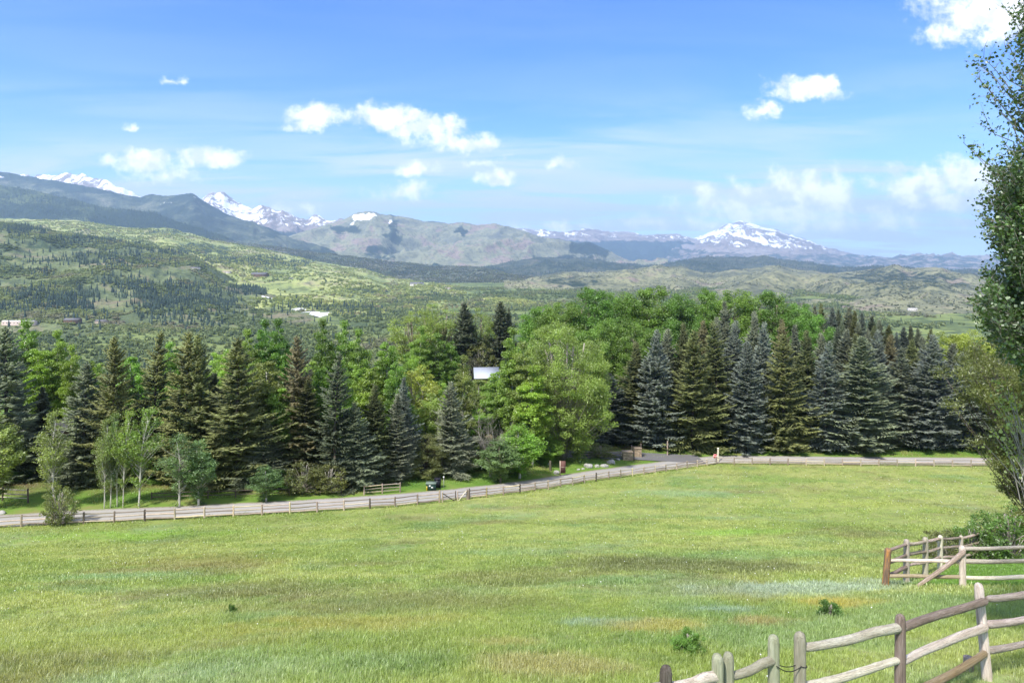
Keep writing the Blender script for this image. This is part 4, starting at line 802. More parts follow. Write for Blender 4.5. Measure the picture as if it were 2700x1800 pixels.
# foreground, right edge
plant('juniper_tree', 'clumpy yellow-olive juniper at the right edge behind the bush', 'juniper_top', 2745, 37, 826, 205, LF['olive'], bark='spruce')
for px, d, top, r, m, lab in [(2672, 33.5, 1338, 100, 'bush', 'large leafy green bush at the right edge behind the paddock fence'), (2558, 33.4, 1378, 56, 'bush', 'leafy bush growing through the back run of the paddock fence'),
                              (2492, 33.6, 1392, 56, 'shrub', 'sparse twiggy shrub behind the paddock fence')]:
    plant('bush', lab, 'shrub_a' if m == 'shrub' else 'shrub_b', px, d, top, r, LF[m], 'bush')

# the aspen beside the house: trunk just outside the frame, boughs reaching in
def house_aspen():
    g = np.random.default_rng(77); e = bpy.data.objects.new('aspen_tree', None); COL.objects.link(e)
    X, Y = 10.4, 12.6; z0 = Gp(X, Y); e.location = (X, Y, z0); tag(e, 'dark-leaved foreground aspen boughs reaching in from the right edge', 'tree')
    tr = MB(); zz = np.linspace(-.3, 15, 16); w = np.cumsum(g.normal(0, .03, (16, 2)), 0); P0 = np.c_[w, zz]; tr.tube(P0, .17*(1-np.clip(zz/15.5, 0, 1))**.8+.015, 9)
    br = MB(); C = []; A = []
    def to(px, py, d): return np.array([(px-HX)/F*d-X, d-Y, -(py-HY)/F*d-z0])
    targ = [(2668, 20, 11.6), (2640, 8, 12), (2578, 168, 12.2), (2592, 150, 12.0), (2574, 200, 11.8), (2640, 180, 12.4), (2660, 120, 11.5), (2625, 275, 12.3), (2640, 300, 11.8), (2540, 376, 12.3), (2600, 318, 12.4), (2570, 405, 12), (2650, 380, 11.6), (2665, 250, 11.8), (2675, 330, 12.6)]
    dens = [0.55]*len(targ)
    poly = [(430, 2612, 2760), (470, 2590, 2760), (520, 2588, 2760), (560, 2600, 2760), (640, 2614, 2760), (690, 2640, 2760), (730, 2575, 2760), (780, 2560, 2760), (840, 2580, 2760), (890, 2600, 2740), (910, 2650, 2740)]
    py_, lo, hi = zip(*poly)
    for k in range(330):
        y = g.uniform(425, 905); targ.append((g.uniform(np.interp(y, py_, lo)+12, np.interp(y, py_, hi)), y, g.uniform(11.4, 13.4))); dens.append(1.0)
    for k in range(110): targ.append((g.uniform(2688, 2800), g.uniform(-300, 425), g.uniform(11.4, 13.6))); dens.append(.9)
    for (px, py, d), dn in zip(targ, dens):
        c = to(px, py, d); hb = np.clip(c[2]-.55*np.hypot(c[0], c[1])-.3, 2.0, 14); b0 = np.array([np.interp(hb, zz, w[:, 0]), np.interp(hb, zz, w[:, 1]), hb]); s = np.linspace(0, 1, 9)[:, None]
        Pl = b0*(1-s)+c*s+np.array([0, 0, -.22])*s*(1-s)*4*.5+np.r_[[[0, 0, 0]], g.normal(0, .035, (7, 3)), [[0, 0, 0]]]; br.tube(Pl, .022*(1-s[:, 0])+.0045, 4, False)
        L = np.linalg.norm(c-b0); nt = int(5+L*4.5)
        for q in range(nt):
            t = g.uniform(.35, 1); i = int(t*8); p = Pl[i] if i == 8 else Pl[i]+(Pl[i+1]-Pl[i])*(t*8-i); dv = (c-b0)/L*.7+g.normal(0, .55, 3)+np.array([0, 0, .15]); dv /= np.linalg.norm(dv); ln = g.uniform(.14, .42); Pt = np.stack([p, p+dv*ln*.5+g.normal(0, .02, 3), p+dv*ln]); br.tube(Pt, [.005, .004, .002], 3, False)
            m = int(g.integers(8, 18)*dn+1); f = g.random(m)[:, None]; C.append(p+dv*ln*f+g.normal(0, (.045 if dn < .8 else .058), (m, 3)))
    C = np.concatenate(C); V, Q = rand_leaves(g, C, .031, .85, None, np.array([[0, 0, -.3]]))
    link('trunk', tr.mesh('house_aspen_trunk', M_bark['aspen'], True), e); link('limbs', br.mesh('house_aspen_limbs', M_bark['grey'], True), e)
    link('leaves', mesh('house_aspen_leaves', V, Q, leafy('leaves_house_aspen', (0.078, 0.140, 0.034), .30, .0, .0, .08, 1.2)), e)
house_aspen()
def near_spray():
    """pale young shoots low on the right edge"""
    g = np.random.default_rng(78); e = bpy.data.objects.new('sapling', None); COL.objects.link(e); X, Y = 10.0, 13.2; z0 = Gp(X, Y); e.location = (X, Y, z0); tag(e, 'pale yellow-green young aspen shoots at the right edge', 'sapling')
    br = MB(); C = []
    for k in range(26):
        px, py, d = g.uniform(2585, 2740), g.uniform(985, 1180), g.uniform(12.6, 13.8); c = np.array([(px-HX)/F*d-X, d-Y, -(py-HY)/F*d-z0]); b0 = np.array([g.normal(0, .1), g.normal(0, .1), max(.1, c[2]-1.2)]); s = np.linspace(0, 1, 7)[:, None]
        P = b0*(1-s)+c*s+np.array([0, 0, .25])*s*(1-s); br.tube(P, .010*(1-s[:, 0])+.003, 4, False); m = 16; f = g.uniform(.35, 1, m)[:, None]; C.append(b0*(1-f)+c*f+np.array([0, 0, .25])*f*(1-f)+g.normal(0, .05, (m, 3)))
    st = np.linspace(0, 1, 8); br.tube(np.c_[st*0, st*0, st*3.4-.2], .03*(1-st)+.006, 6)
    C = np.concatenate(C); V, Q = rand_leaves(g, C, .034, .85)
    link('stem', br.mesh('sapling_stem', M_bark['grey'], True), e); link('leaves', mesh('sapling_leaves', V, Q, leafy('leaves_sapling', (0.30, 0.38, 0.10), .4, 0, 0, .06)), e)
near_spray()

# ------------------------------------------------------------------ split-rail fences
def wood(name, c_lo, c_mid, c_hi, axis, dark=(0.07, 0.055, 0.045), wear=.6, rnd=.3):
    sc = {'z': (1.6, 1.6, 1.6), 'x': (3.2, 1.6, 1.6)}[axis]; sc2 = {'z': (6, 6, 1.0), 'x': (1.6, 6, 6)}[axis]
    def f(N):
        t = N.node('ShaderNodeTexCoord'); oi = N.node('ShaderNodeObjectInfo'); r = oi.outputs['Random']
        P = N.vmath('ADD', t.outputs['Object'], N.comb(N.math('MULTIPLY', r, 37.0), N.math('MULTIPLY', r, 91.0), N.math('MULTIPLY', r, 13.0)))
        a = N.noise(N.vmath('MULTIPLY', P, sc), 1.0, 5, .65); b = N.noise(N.vmath('MULTIPLY', P, sc2), 2.0, 5, .7)
        c = N.ramp(a, [(.30, c_lo), (.5, c_mid), (.68, c_hi)])
        c = N.mix(N.math('MULTIPLY', N.smooth(b, .52, .64), wear), c, dark)
        v = N.math('MULTIPLY_ADD', r, 2*rnd, 1-rnd); c = N.mix(1.0, c, N.comb(v, N.math('MULTIPLY', v, N.math('MULTIPLY_ADD', N.math('FRACT', N.math('MULTIPLY', r, 5.7)), .12, .92)), N.math('MULTIPLY', v, .97)), 'MULTIPLY')
        return c, b
    return surf(name, f, .9, (1.0, .03), .12)
WD = {}
for ax in 'xz':
    WD['grey', ax] = wood('weathered_grey_wood_'+ax, (.40, .335, .265), (.60, .53, .44), (.70, .65, .565), ax)
    WD['brown', ax] = wood('weathered_brown_wood_'+ax, (.24, .185, .14), (.39, .315, .25), (.55, .475, .40), ax)
    WD['road', ax] = wood('road_fence_wood_'+ax, (.25, .20, .15), (.40, .335, .265), (.54, .475, .40), ax, rnd=.45)
    WD['pale', ax] = wood('pale_new_wood_'+ax, (.40, .33, .20), (.52, .44, .29), (.60, .53, .38), ax, wear=.25)
    WD['yellow', ax] = wood('yellow_rail_wood_'+ax, (.35, .26, .13), (.46, .37, .21), (.54, .46, .30), ax, wear=.35)
    WD['green', ax] = wood('green_treated_wood_'+ax, (.31, .295, .205), (.425, .42, .30), (.53, .515, .395), ax, wear=.3, rnd=.08)
    WD['orange', ax] = wood('orange_lit_wood_'+ax, (.12, .08, .06), (.22, .15, .11), (.62, .27, .06), ax)  # orange stands in for the sunlit edge, painted into the wood
    WD['dark', ax] = wood('dark_rail_wood_'+ax, (.07, .055, .045), (.12, .10, .085), (.18, .155, .13), ax)
def post_mesh(seed, k=14, n=9):
    g = np.random.default_rng(seed); z = np.array([-.22, 0, .2, .4, .6, .8, .93, .965, .988, 1.0]); r = np.array([1.04, 1.03, 1.0, .98, .97, .95, .95, .86, .62, .25]); a = np.arange(k)*2*np.pi/k
    lob = 1+.05*np.sin(a*2+seed)+.03*np.sin(a*5+seed*2); cx = np.cumsum(g.normal(0, .03, len(z))); R = r[:, None]*lob[None]*(1+g.normal(0, .012, (len(z), k)))
    V = np.stack([cx[:, None]+R*np.cos(a), R*np.sin(a)+0*cx[:, None], np.repeat(z[:, None], k, 1)], -1).reshape(-1, 3)
    I = np.arange(len(z)-1)[:, None]*k; J = np.arange(k)[None]; J2 = (J+1) % k; Q = np.stack([I+J, I+J2, I+k+J2, I+k+J], -1).reshape(-1, 4)
    V = np.vstack([V, [[cx[-1], 0, 1.004]]]); t = len(V)-1; o = (len(z)-1)*k; T = np.array([(o+j, o+(j+1) % k, t) for j in range(k)])
    return mesh('fence_post', V, [Q, T], WD['grey', 'z'], True)
def rail_mesh(seed, k=12, n=25):
    g = np.random.default_rng(seed); x = np.linspace(0, 1, n); x = np.sort(np.concatenate([x, [.012, .03, .97, .988]])); taper = np.interp(x, [0, .012, .035, .965, .988, 1], [.55, .68, 1, 1, .68, .55]); a = np.arange(k)*2*np.pi/k
    by = g.uniform(-.6, .6)*np.sin(x*np.pi)+g.uniform(-.3, .3)*np.sin(x*2*np.pi); bz = g.uniform(-.5, .2)*np.sin(x*np.pi)+g.uniform(-.3, .3)*np.sin(x*2*np.pi)+g.uniform(-.1, .1)*np.sin(x*5*np.pi)
    tp = 1+g.uniform(-.16, .16)*(x-.5)*2; R = (taper*tp)[:, None]*(1+.06*np.sin(a*2+seed)[None]+.05*fbm(x[:, None]*9+seed, np.cos(a)[None]*1.5+np.sin(a)[None]+seed, seed, 3)+g.normal(0, .018, (len(x), k)))
    for kn in range(4): R *= 1+.13*np.exp(-((x[:, None]-g.uniform(.1, .9))/.012)**2-((a[None]-g.uniform(.5, 5.7))/.55)**2)   # knots
    V = np.stack([np.repeat(x[:, None], k, 1), by[:, None]+R*np.cos(a), bz[:, None]+R*np.sin(a)], -1).reshape(-1, 3)
    I = np.arange(len(x)-1)[:, None]*k; J = np.arange(k)[None]; J2 = (J+1) % k; Q = np.stack([I+J, I+k+J, I+k+J2, I+J2], -1).reshape(-1, 4)
    V = np.vstack([V, [[0, by[0], bz[0]], [1, by[-1], bz[-1]]]]); m = len(V); o = (len(x)-1)*k
    T = np.array([(m-2, j, (j+1) % k) for j in range(k)]+[(m-1, o+(j+1) % k, o+j) for j in range(k)]); return mesh('fence_rail', V, [Q, T], WD['grey', 'x'], True)
POSTS = [post_mesh(s) for s in (1, 2, 3, 4)]; RAILS = [rail_mesh(s) for s in (11, 12, 13, 14, 15, 16)]
_cnt = [0]
def setmat(o, m): o.material_slots[0].link = 'OBJECT'; o.material_slots[0].material = m
def add_post(par, base, h, r, m, lean=(0, 0), name='post', label=None):
    _cnt[0] += 1; o = bpy.data.objects.new(name, POSTS[_cnt[0] % 4]); COL.objects.link(o); o.parent = par; o.location = np.asarray(base)-np.array(par.location); o.scale = (r, r, h)
    o.rotation_euler = (lean[0], lean[1], _cnt[0]*1.7); setmat(o, WD[m, 'z'])
    if label: o['label'] = label
    return o
def add_rail(par, p0, p1, r, m, name='rail', label=None):
    _cnt[0] += 1; p0 = Vector(p0)-par.location; p1 = Vector(p1)-par.location; o = bpy.data.objects.new(name, RAILS[(_cnt[0]*5) % 6]); COL.objects.link(o); o.parent = par; d = p1-p0
    o.location = p0; o.rotation_euler = d.to_track_quat('X', 'Z').to_euler(); o.scale = (d.length, r, r); setmat(o, WD[m, 'x'])
    if label: o['label'] = label
    return o
def thing(name, label, cat, loc, group=None):
    e = bpy.data.objects.new(name, None); COL.objects.link(e); e.location = loc; e.empty_display_size = .3; tag(e, label, cat, group); return e
def run(name, label, pts, h, rp, rr, heights, pm='road', rm='road', first=True, last=True, group=None, odd=None, g=None):
    """a fence run: posts at pts, rails between neighbours"""
    g = g or np.random.default_rng(len(pts)*7+3); pts = [np.asarray(p, float) for p in pts]; e = thing(name, label, 'fence', pts[0], group)
    for i, p in enumerate(pts):
        if (i == 0 and not first) or (i == len(pts)-1 and not last): continue
        m = (odd or {}).get(i, pm); add_post(e, p, h*g.uniform(.96, 1.05), rp*g.uniform(.9, 1.1), m, (g.normal(0, .012), g.normal(0, .012)))
    for a, b in zip(pts[:-1], pts[1:]):
        for k, hh in enumerate(heights):
            j = g.normal(0, .018, 2); add_rail(e, a+[0, 0, hh+j[0]], b+[0, 0, hh+j[1]], rr*g.uniform(.85, 1.15), rm if g.random() > .12 else 'pale')
    return e
def along(path, spacing):
    P = np.asarray(path, float); L = np.concatenate([[0], np.cumsum(np.linalg.norm(np.diff(P, axis=0), axis=1))]); n = max(1, int(round(L[-1]/spacing))); q = np.linspace(0, L[-1], n+1)
    X = np.interp(q, L, P[:, 0]); Y = np.interp(q, L, P[:, 1]); return [np.array([a, b, Gp(a, b)]) for a, b in zip(X, Y)]
gA, gB, gC = [ghit(p, np.interp(p, [q[0] for q in FPX], [q[1] for q in FPX]))[:2] for p in (1158, 1204, 1235)]
lpath = [FP[0]+(FP[0]-FP[1])*.6] + [p for p in FP[:5]] + [gA]; rpath = [gC] + [p for p in FP[6:12]]
run('road_fence', 'weathered three-rail roadside fence left of the double gate', along(lpath, 2.75), 1.22, .098, .060, (.30, .68, 1.06), odd={17: 'pale', 8: 'pale', 10: 'pale', 22: 'yellow', 5: 'dark', 13: 'dark', 20: 'dark'})
run('road_fence', 'three-rail roadside fence from the double gate to the corner', along(rpath, 2.6), 1.22, .098, .060, (.30, .68, 1.06), odd={1: 'yellow', 5: 'pale', 9: 'dark', 12: 'pale', 3: 'dark'})
run('road_fence', 'pale three-rail fence along the far side of the meadow, right', along(FP[11:], 2.9), 1.22, .098, .060, (.30, .68, 1.06), 'road', 'road', first=False)
def double_gate():
    A, B, C = [np.array([*p, Gp(*p)]) for p in (gA, gB, gC)]; e = thing('double_gate', 'double pole gate with crossed diagonal braces in the roadside fence', 'gate', A)
    dx_ = np.array([.28, .05, 0]); pale = add_post(e, A+dx_*.2, 1.45, .10, 'pale', label='pale thick gate post'); add_post(e, A+dx_*1.4, 1.25, .08, 'brown'); add_post(e, B-[.12, 0, 0], 1.18, .07, 'dark'); add_post(e, B+[.12, 0, 0], 1.18, .07, 'road'); add_post(e, C-[.16, 0, 0], 1.3, .08, 'road'); add_post(e, C+[.12, 0, 0], 1.35, .09, 'dark')
    for h in (.28, .64, 1.0): add_rail(e, A+dx_*1.4+[0, 0, h], B-[.12, 0, 0]+[0, 0, h], .045, 'road'); add_rail(e, B+[.12, 0, 0]+[0, 0, h], C-[.16, 0, 0]+[0, 0, h], .045, 'road')
    add_rail(e, A+dx_*1.4+[0, -.1, 1.08], B-[.2, .1, 0]+[0, 0, .05], .05, 'dark', 'brace'); add_rail(e, B+[.2, -.1, 0]+[0, 0, .0], C-[.2, .1, 0]+[0, 0, 1.1], .05, 'grey', 'brace')
double_gate()
# other fences beyond the road
def pxrun(name, label, pts, h=1.15, rp=.08, rr=.05, heights=(.28, .64, 1.0), pm='road', rm='road', sp=2.6):
    return run(name, label, along([ghit(*p)[:2] for p in pts], sp), h, rp, rr, heights, pm, rm)
pxrun('rail_fence', 'dark three-rail fence end at the far left beyond the road', [(-60, 1316), (74, 1325)], 1.5, .09, .055, (.45, .85, 1.3), 'dark', 'grey', 2.9)
pxrun('rail_fence', 'short three-rail fence end beside the pale sage spruce', [(960, 1304), (1055, 1297)], 1.15, .08, .05, (.28, .64, 1.0), 'brown', 'road', 2.4)
pxrun('rail_fence', 'dark rail fence in the shade under the left spruces', [(400, 1318), (520, 1314), (700, 1308), (900, 1303)], .9, .06, .045, (.35, .75), 'dark', 'dark', 2.8)
pxrun('rail_fence', 'rail fence along the driveway behind the boulders', [(1440, 1211), (1540, 1208), (1640, 1206)], 1.1, .08, .05, (.28, .64, 1.0), 'road', 'road', 2.8)
# paddock fence on the right
def gz3(p): return np.array([p[0], p[1], Gp(p[0], p[1])])
bk = [gz3(p) for p in BACKR]; bk = [b+[0, 0, ztop(t, b[1])-1.42-b[2]] if i else b for i, (b, t) in enumerate(zip(bk, (1436, 1424, 1418, 1411, 1410, 1396, 1384)))]
cp = bk[0]; fr = [gz3(p) for p in FRONTR]
e = run('paddock_fence', 'weathered grey post-and-rail fence running back into the bushes', bk, 1.45, .105, .062, (.42, .86, 1.28), 'grey', 'brown', first=False)
e = run('paddock_fence', 'front run of the paddock fence on the right, pale peeled rails', [cp]+fr[1:], 1.45, .115, .068, (.40, .95, 1.42), 'grey', 'grey', first=False)
for o in list(e.children):                     # the gateway bay has no top rail; a diagonal brace takes its place
    if o.name.startswith('rail') and o.location.length < .9+.6 and abs(o.location.z-1.42) < .12: bpy.data.objects.remove(o)
add_post(e, cp, 1.45, .12, 'orange', (.02, -.07), label='leaning corner post, its sunlit edge painted orange')
add_rail(e, fr[1]+[0, -.13, 1.38], cp+(fr[1]-cp)*.36+[0, -.13, .04], .07, 'brown', 'brace')
# near fence with the little gate
NP = {1600: (1440, 7.9), 0: (1755, 8.3), 1: (1892, 8.55), 2: (1921, 8.66), 3: (2040, 8.95), 4: (2109, 9.05), 5: (2374, 9.8), 6: (2601, 11.5), 7: (2795, 12.4)}
TP = {1600: 1806, 0: 1753, 1: 1722, 2: 1718, 3: 1672, 4: 1664, 5: 1618, 6: 1541, 7: 1520}
def npost(k, h=1.45):
    px, d = NP[k]; return np.array([(px-HX)/F*d, d, ztop(TP[k], d)-h])
def near_fence():
    e = thing('log_fence', 'near post-and-rail fence of thick weathered logs, bottom right', 'fence', npost(4))
    add_post(e, npost(4, 1.5), 1.5, .078, 'green', label='pale green treated post'); add_post(e, npost(5), 1.45, .076, 'brown'); add_post(e, npost(6), 1.45, .078, 'grey', (0, .085)); add_post(e, npost(7), 1.45, .078, 'grey')
    def rr(a, b, za, zb, r, m, lab=None): add_rail(e, npost(a)+[0, 0, za], npost(b)+[0, 0, zb], r, m, label=lab)
    rr(4, 5, 1.24, 1.26, .060, 'grey'); rr(4, 5, .70, .80, .060, 'grey'); rr(4, 5, .15, .28, .060, 'grey')
    rr(5, 6, 1.24, 1.18, .062, 'brown'); rr(5, 6, .76, .74, .060, 'grey'); rr(5, 6, .22, .32, .056, 'yellow', 'yellowish bottom rail')
    rr(6, 7, 1.22, 1.24, .060, 'grey'); rr(6, 7, .78, .80, .060, 'grey'); rr(6, 7, .34, .36, .056, 'grey')
    e2 = thing('log_fence', 'near fence stub with a dark post left of the little gate', 'fence', npost(0))
    add_post(e2, npost(1, 1.5), 1.5, .078, 'green', label='pale green gate hinge post'); add_post(e2, npost(0), 1.45, .076, 'dark'); add_post(e2, npost(1600), 1.45, .076, 'grey')
    add_rail(e2, npost(0)+[0, 0, 1.20], npost(1)+[0, 0, 1.17], .060, 'grey'); add_rail(e2, npost(0)+[0, 0, .7], npost(1)+[0, 0, .7], .060, 'grey')
    add_rail(e2, npost(1600)+[0, 0, 1.2], npost(0)+[0, 0, 1.20], .060, 'grey'); add_rail(e2, npost(1600)+[0, 0, .7], npost(0)+[0, 0, .7], .060, 'grey')
    gt = thing('pole_gate', 'little pole gate with green posts and a diagonal brace', 'gate', npost(2)); b2, b3 = npost(2, 1.5), npost(3, 1.5)
    add_post(gt, b2+[0, 0, .04], 1.46, .074, 'green'); add_post(gt, b3+[0, 0, .04], 1.46, .074, 'green'); add_rail(gt, b2+[0, 0, 1.20], b3+[0, 0, 1.17], .056, 'green'); add_rail(gt, b2+[0, 0, .42], b3+[0, 0, .60], .056, 'green')
    add_rail(gt, b2*.9+b3*.1+[0, -.06, 1.08], b3*.9+b2*.1+[0, -.06, .32], .052, 'brown', 'brace')
    # wire loop holding the gate shut
    a = npost(3, 1.5)+[0, -.02, 1.14]; b = npost(4, 1.5)+[0, 0, 1.08]; t = np.linspace(0, 1, 14); P = a[None]*(1-t[:, None])+b[None]*t[:, None]; P[:, 2] -= .05*np.sin(t*np.pi); P2 = P.copy(); P2[:, 2] -= .02*np.sin(t*np.pi); P2[:, 1] -= .07
    aa = np.linspace(-.3, 3.6, 12); ring = b+np.c_[.085*np.sin(aa), -.085*np.cos(aa), -.03*np.sin(aa)]
    mbw = MB(); mbw.tube(P, np.full(14, .006), 5); mbw.tube(P2, np.full(14, .006), 5); mbw.tube(ring, np.full(12, .006), 5)
    w = link('wire_loop', mbw.mesh('wire_loop', surf('black_wire', (.02, .02, .02), .5))); tag(w, 'black wire loop tying the gate to the fence post', 'wire')
    st = thing('tree_stump', 'short sawn post stump in the grass by the near fence', 'stump', ghit(2553, 1768)); add_post(st, np.array(st.location), .26, .085, 'grey', name='trunk')
near_fence()

# ------------------------------------------------------------------ entrance: pillars, posts, signs, boulders
def stone(N):
    t = N.node('ShaderNodeTexCoord'); oi = N.node('ShaderNodeObjectInfo'); a = N.noise(t.outputs['Object'], 4.0, 5, .65)
    c = N.ramp(a, [(.3, (.26, .19, .13)), (.5, (.42, .33, .24)), (.7, (.52, .45, .36))]); v = N.math('MULTIPLY_ADD', oi.outputs['Random'], .5, .72); return N.mix(1., c, N.comb(v, N.math('MULTIPLY', v, .97), N.math('MULTIPLY', v, .92)), 'MULTIPLY'), a
M_stone = surf('sandstone', stone, .9, (.6, .03))
def granite(N):
    t = N.node('ShaderNodeTexCoord'); a = N.noise(t.outputs['Object'], 3.0, 6, .7); b = N.noise(t.outputs['Object'], 14.0, 4, .7)
    return N.mix(N.smooth(b, .5, .65), N.ramp(a, [(.3, (.20, .19, .18)), (.5, (.38, .37, .35)), (.7, (.50, .48, .44))]), (.17, .16, .15)), a
M_granite = surf('granite', granite, .9, (.6, .06))
def block_mesh(seed):
    g = np.random.default_rng(seed); bm = bmesh.new(); bmesh.ops.create_cube(bm, size=1.0); bmesh.ops.bevel(bm, geom=bm.edges[:], offset=.09, segments=1, affect='EDGES')
    for v in bm.verts: v.co += Vector(g.normal(0, .018, 3))
    me = bpy.data.meshes.new('stone_block'); bm.to_mesh(me); bm.free(); me.materials.append(M_stone); return me
BLK = [block_mesh(s) for s in range(5)]
def stone_pillar(label, p, w, d, h, seed):
    g = np.random.default_rng(seed); e = thing('stone_pillar', label, 'pillar', p); core = MB(); core.box((0, 0, h/2-.1), (w-.10, d-.10, h+.1)); link('core', core.mesh('pillar_core', surf('mortar', (.28, .25, .21), .95)), e); z = 0
    while z < h-.12:
        hh = min(g.uniform(.17, .30), h-z)
        for face in range(4):
            W_ = w if face % 2 == 0 else d; x = -W_/2
            while x < W_/2-.05:
                ww = min(g.uniform(.25, .55), W_/2-x); c = (x+ww/2, (d if face % 2 == 0 else w)/2-.06); ang_ = (0, math.pi/2, math.pi, -math.pi/2)[face]
                o = link('stone', BLK[g.integers(5)], e, (c[0]*math.cos(ang_)-c[1]*math.sin(ang_), c[0]*math.sin(ang_)+c[1]*math.cos(ang_), z+hh/2), (0, 0, ang_), (ww-.03, .16, hh-.03)); x += ww
        z += hh
    cap = MB(); cap.box((0, 0, h+.06), (w+.16, d+.16, .13)); link('cap', cap.mesh('pillar_cap', M_stone), e); return e
stone_pillar('taller square stone gate pillar beside the driveway', ghit(1681, 1203.5), 1.15, 1.15, 1.45, 5)
stone_pillar('low wide stone pillar with flat cap left of the driveway', ghit(1654, 1212), 1.55, 1.0, 1.35, 6)
def pole(label, px, py, top, r, m='brown', cap=False):
    p = ghit(px, py); e = thing('wooden_post', label, 'post', p); h = ztop(top, p[1])-p[2]; add_post(e, p, h, r, m, name='shaft')
    if cap:
        c = MB(); c.tube([(0, 0, h-.02), (0, 0, h+.10), (0, 0, h+.18)], [r*1.05, r*1.15, r*.5], 10); link('cap', c.mesh('post_cap', surf('white_cap', (.75, .73, .68), .6)), e)
    return e
pole('dark tall gate post left of the taller stone pillar', 1666, 1204, 1174, .13, 'dark'); pole('dark tall gate post right of the taller stone pillar', 1690, 1203, 1168, .13, 'dark')
pole('slim dark post at the right end of the low stone pillar', 1672, 1214, 1181, .08, 'dark'); pole('reddish wooden post in front of the olive spruce', 1760, 1201, 1162, .11, 'brown'); pole('knobbly log post with white cap behind the corner of the fence', 1893.5, 1219, 1183, .15, 'grey', True)
def stop_sign():
    p = ghit(1886, 1224) + np.array([0, .0, 0]); e = thing('stop_sign', 'small red stop sign at the fence corner', 'sign', p); zc = ztop(1202.5, p[1])-p[2]; R = 6.2*p[1]/F*1.0
    m = MB(); m.tube([(0, .06, -.3), (0, .06, zc+R*.9)], [.035, .035], 8); link('pole', m.mesh('sign_pole', surf('galvanised', (.35, .34, .32), .5)), e)
    def octo(r, y0, y1):
        a = np.arange(8)*math.pi/4+math.pi/8; V = np.concatenate([np.c_[r*np.cos(a), np.full(8, y), zc+r*np.sin(a)] for y in (y0, y1)]); mb_ = MB(); i = np.arange(8); mb_.add(V, np.c_[i, (i+1) % 8, 8+(i+1) % 8, 8+i], [(0, j+1, j) for j in range(1, 7)] + [(8, 8+j, 8+j+1) for j in range(1, 7)]); return mb_
    link('border', octo(R, 0.0, .02).mesh('sign_border', surf('sign_white', (.72, .60, .58), .5)), e); link('panel', octo(R*.93, -.006, .0).mesh('sign_panel', surf('sign_red', (.62, .035, .04), .5)), e)
    cu = bpy.data.curves.new('STOP', 'FONT'); cu.body = 'STOP'; cu.align_x = 'CENTER'; cu.align_y = 'CENTER'; cu.size = R*.80; cu.extrude = .002; cu.offset = R*.012
    o = bpy.data.objects.new('lettering', cu); COL.objects.link(o); o.parent = e; o.location = (0, -.010, zc); o.rotation_euler = (math.pi/2, 0, 0); me_ = o.to_mesh().copy(); bpy.data.objects.remove(o); me_.materials.clear(); me_.materials.append(surf('sign_letter_white', (.85, .82, .80), .5)); link('lettering', me_, e, (0, -.010, zc), (math.pi/2, 0, 0))
stop_sign()
def boulder(label, px, py, w, h, seed):
    g = np.random.default_rng(seed); p = ghit(px, py); s = p[1]/F; bm = bmesh.new(); bmesh.ops.create_icosphere(bm, subdivisions=3, radius=1.0)
    for k in range(9):                                     # cleaved faces
        n = Vector(g.normal(0, 1, 3)).normalized(); off = g.uniform(.55, .85)
        for v in bm.verts:
            d = v.co.dot(n)-off
            if d > 0: v.co -= n*d*.9
    for v in bm.verts: v.co += v.co.normalized()*float(.05*fbm(np.array([v.co.x*3+seed]), np.array([v.co.y*3+v.co.z*2]), seed, 3)[0]); v.co.x *= w*s; v.co.y *= w*s*.7; v.co.z *= h*s
    me = bpy.data.meshes.new('boulder'); bm.to_mesh(me); bm.free(); me.materials.append(M_granite); o = link('boulder', me, None, p+np.array([0, 0, h*s*.35])); o.rotation_euler = (0, 0, g.uniform(-.3, .3)); tag(o, label, 'boulder', 'boulders by the entrance'); return o
for a in [('large grey boulder with a sloping face at the left end of the rock group', 1551, 1232, 13, 9, 1), ('large boulder leaning right below the round dark shrub', 1612, 1222, 13, 9, 2), ('flat wedge of granite between the two large boulders', 1594, 1230, 12, 6, 3), ('dark low boulder touching the granite wedge', 1573, 1231, 8, 6, 4),
          ('whitish boulder left of the brown sign board', 1467, 1250, 9, 8, 5), ('small pale rock in the grass below the boulders', 1525, 1239, 5, 4, 6), ('small half-buried rock beside the large left boulder', 1537, 1237, 5, 3, 7), ('pale rock next to the low stone pillar', 1630, 1213, 5, 4, 8), ('pale boulder in the dry grass at the far left edge', 4, 1353, 11, 6, 9)]: boulder(*a)
def sign_board():
    p = ghit(1477, 1254); e = thing('sign_board', 'plain brown wooden notice board on a post by the road', 'sign', p); m = MB(); m.box((0, 0, 1.0), (.14, .14, 2.3)); link('post', m.mesh('board_post', WD['brown', 'z']), e)
    m = MB(); m.box((.42, .02, 1.25), (.72, .05, 1.75)); link('panel', m.mesh('board_panel', surf('brown_paint', (.13, .065, .055), .7)), e); m = MB(); m.box((.42, -.02, 1.25), (.72, .03, .07)); link('batten', m.mesh('board_batten', WD['brown', 'z']), e)
sign_board()
pole('short dark log post left of the brown notice board', 1451, 1240, 1214, .16, 'dark')
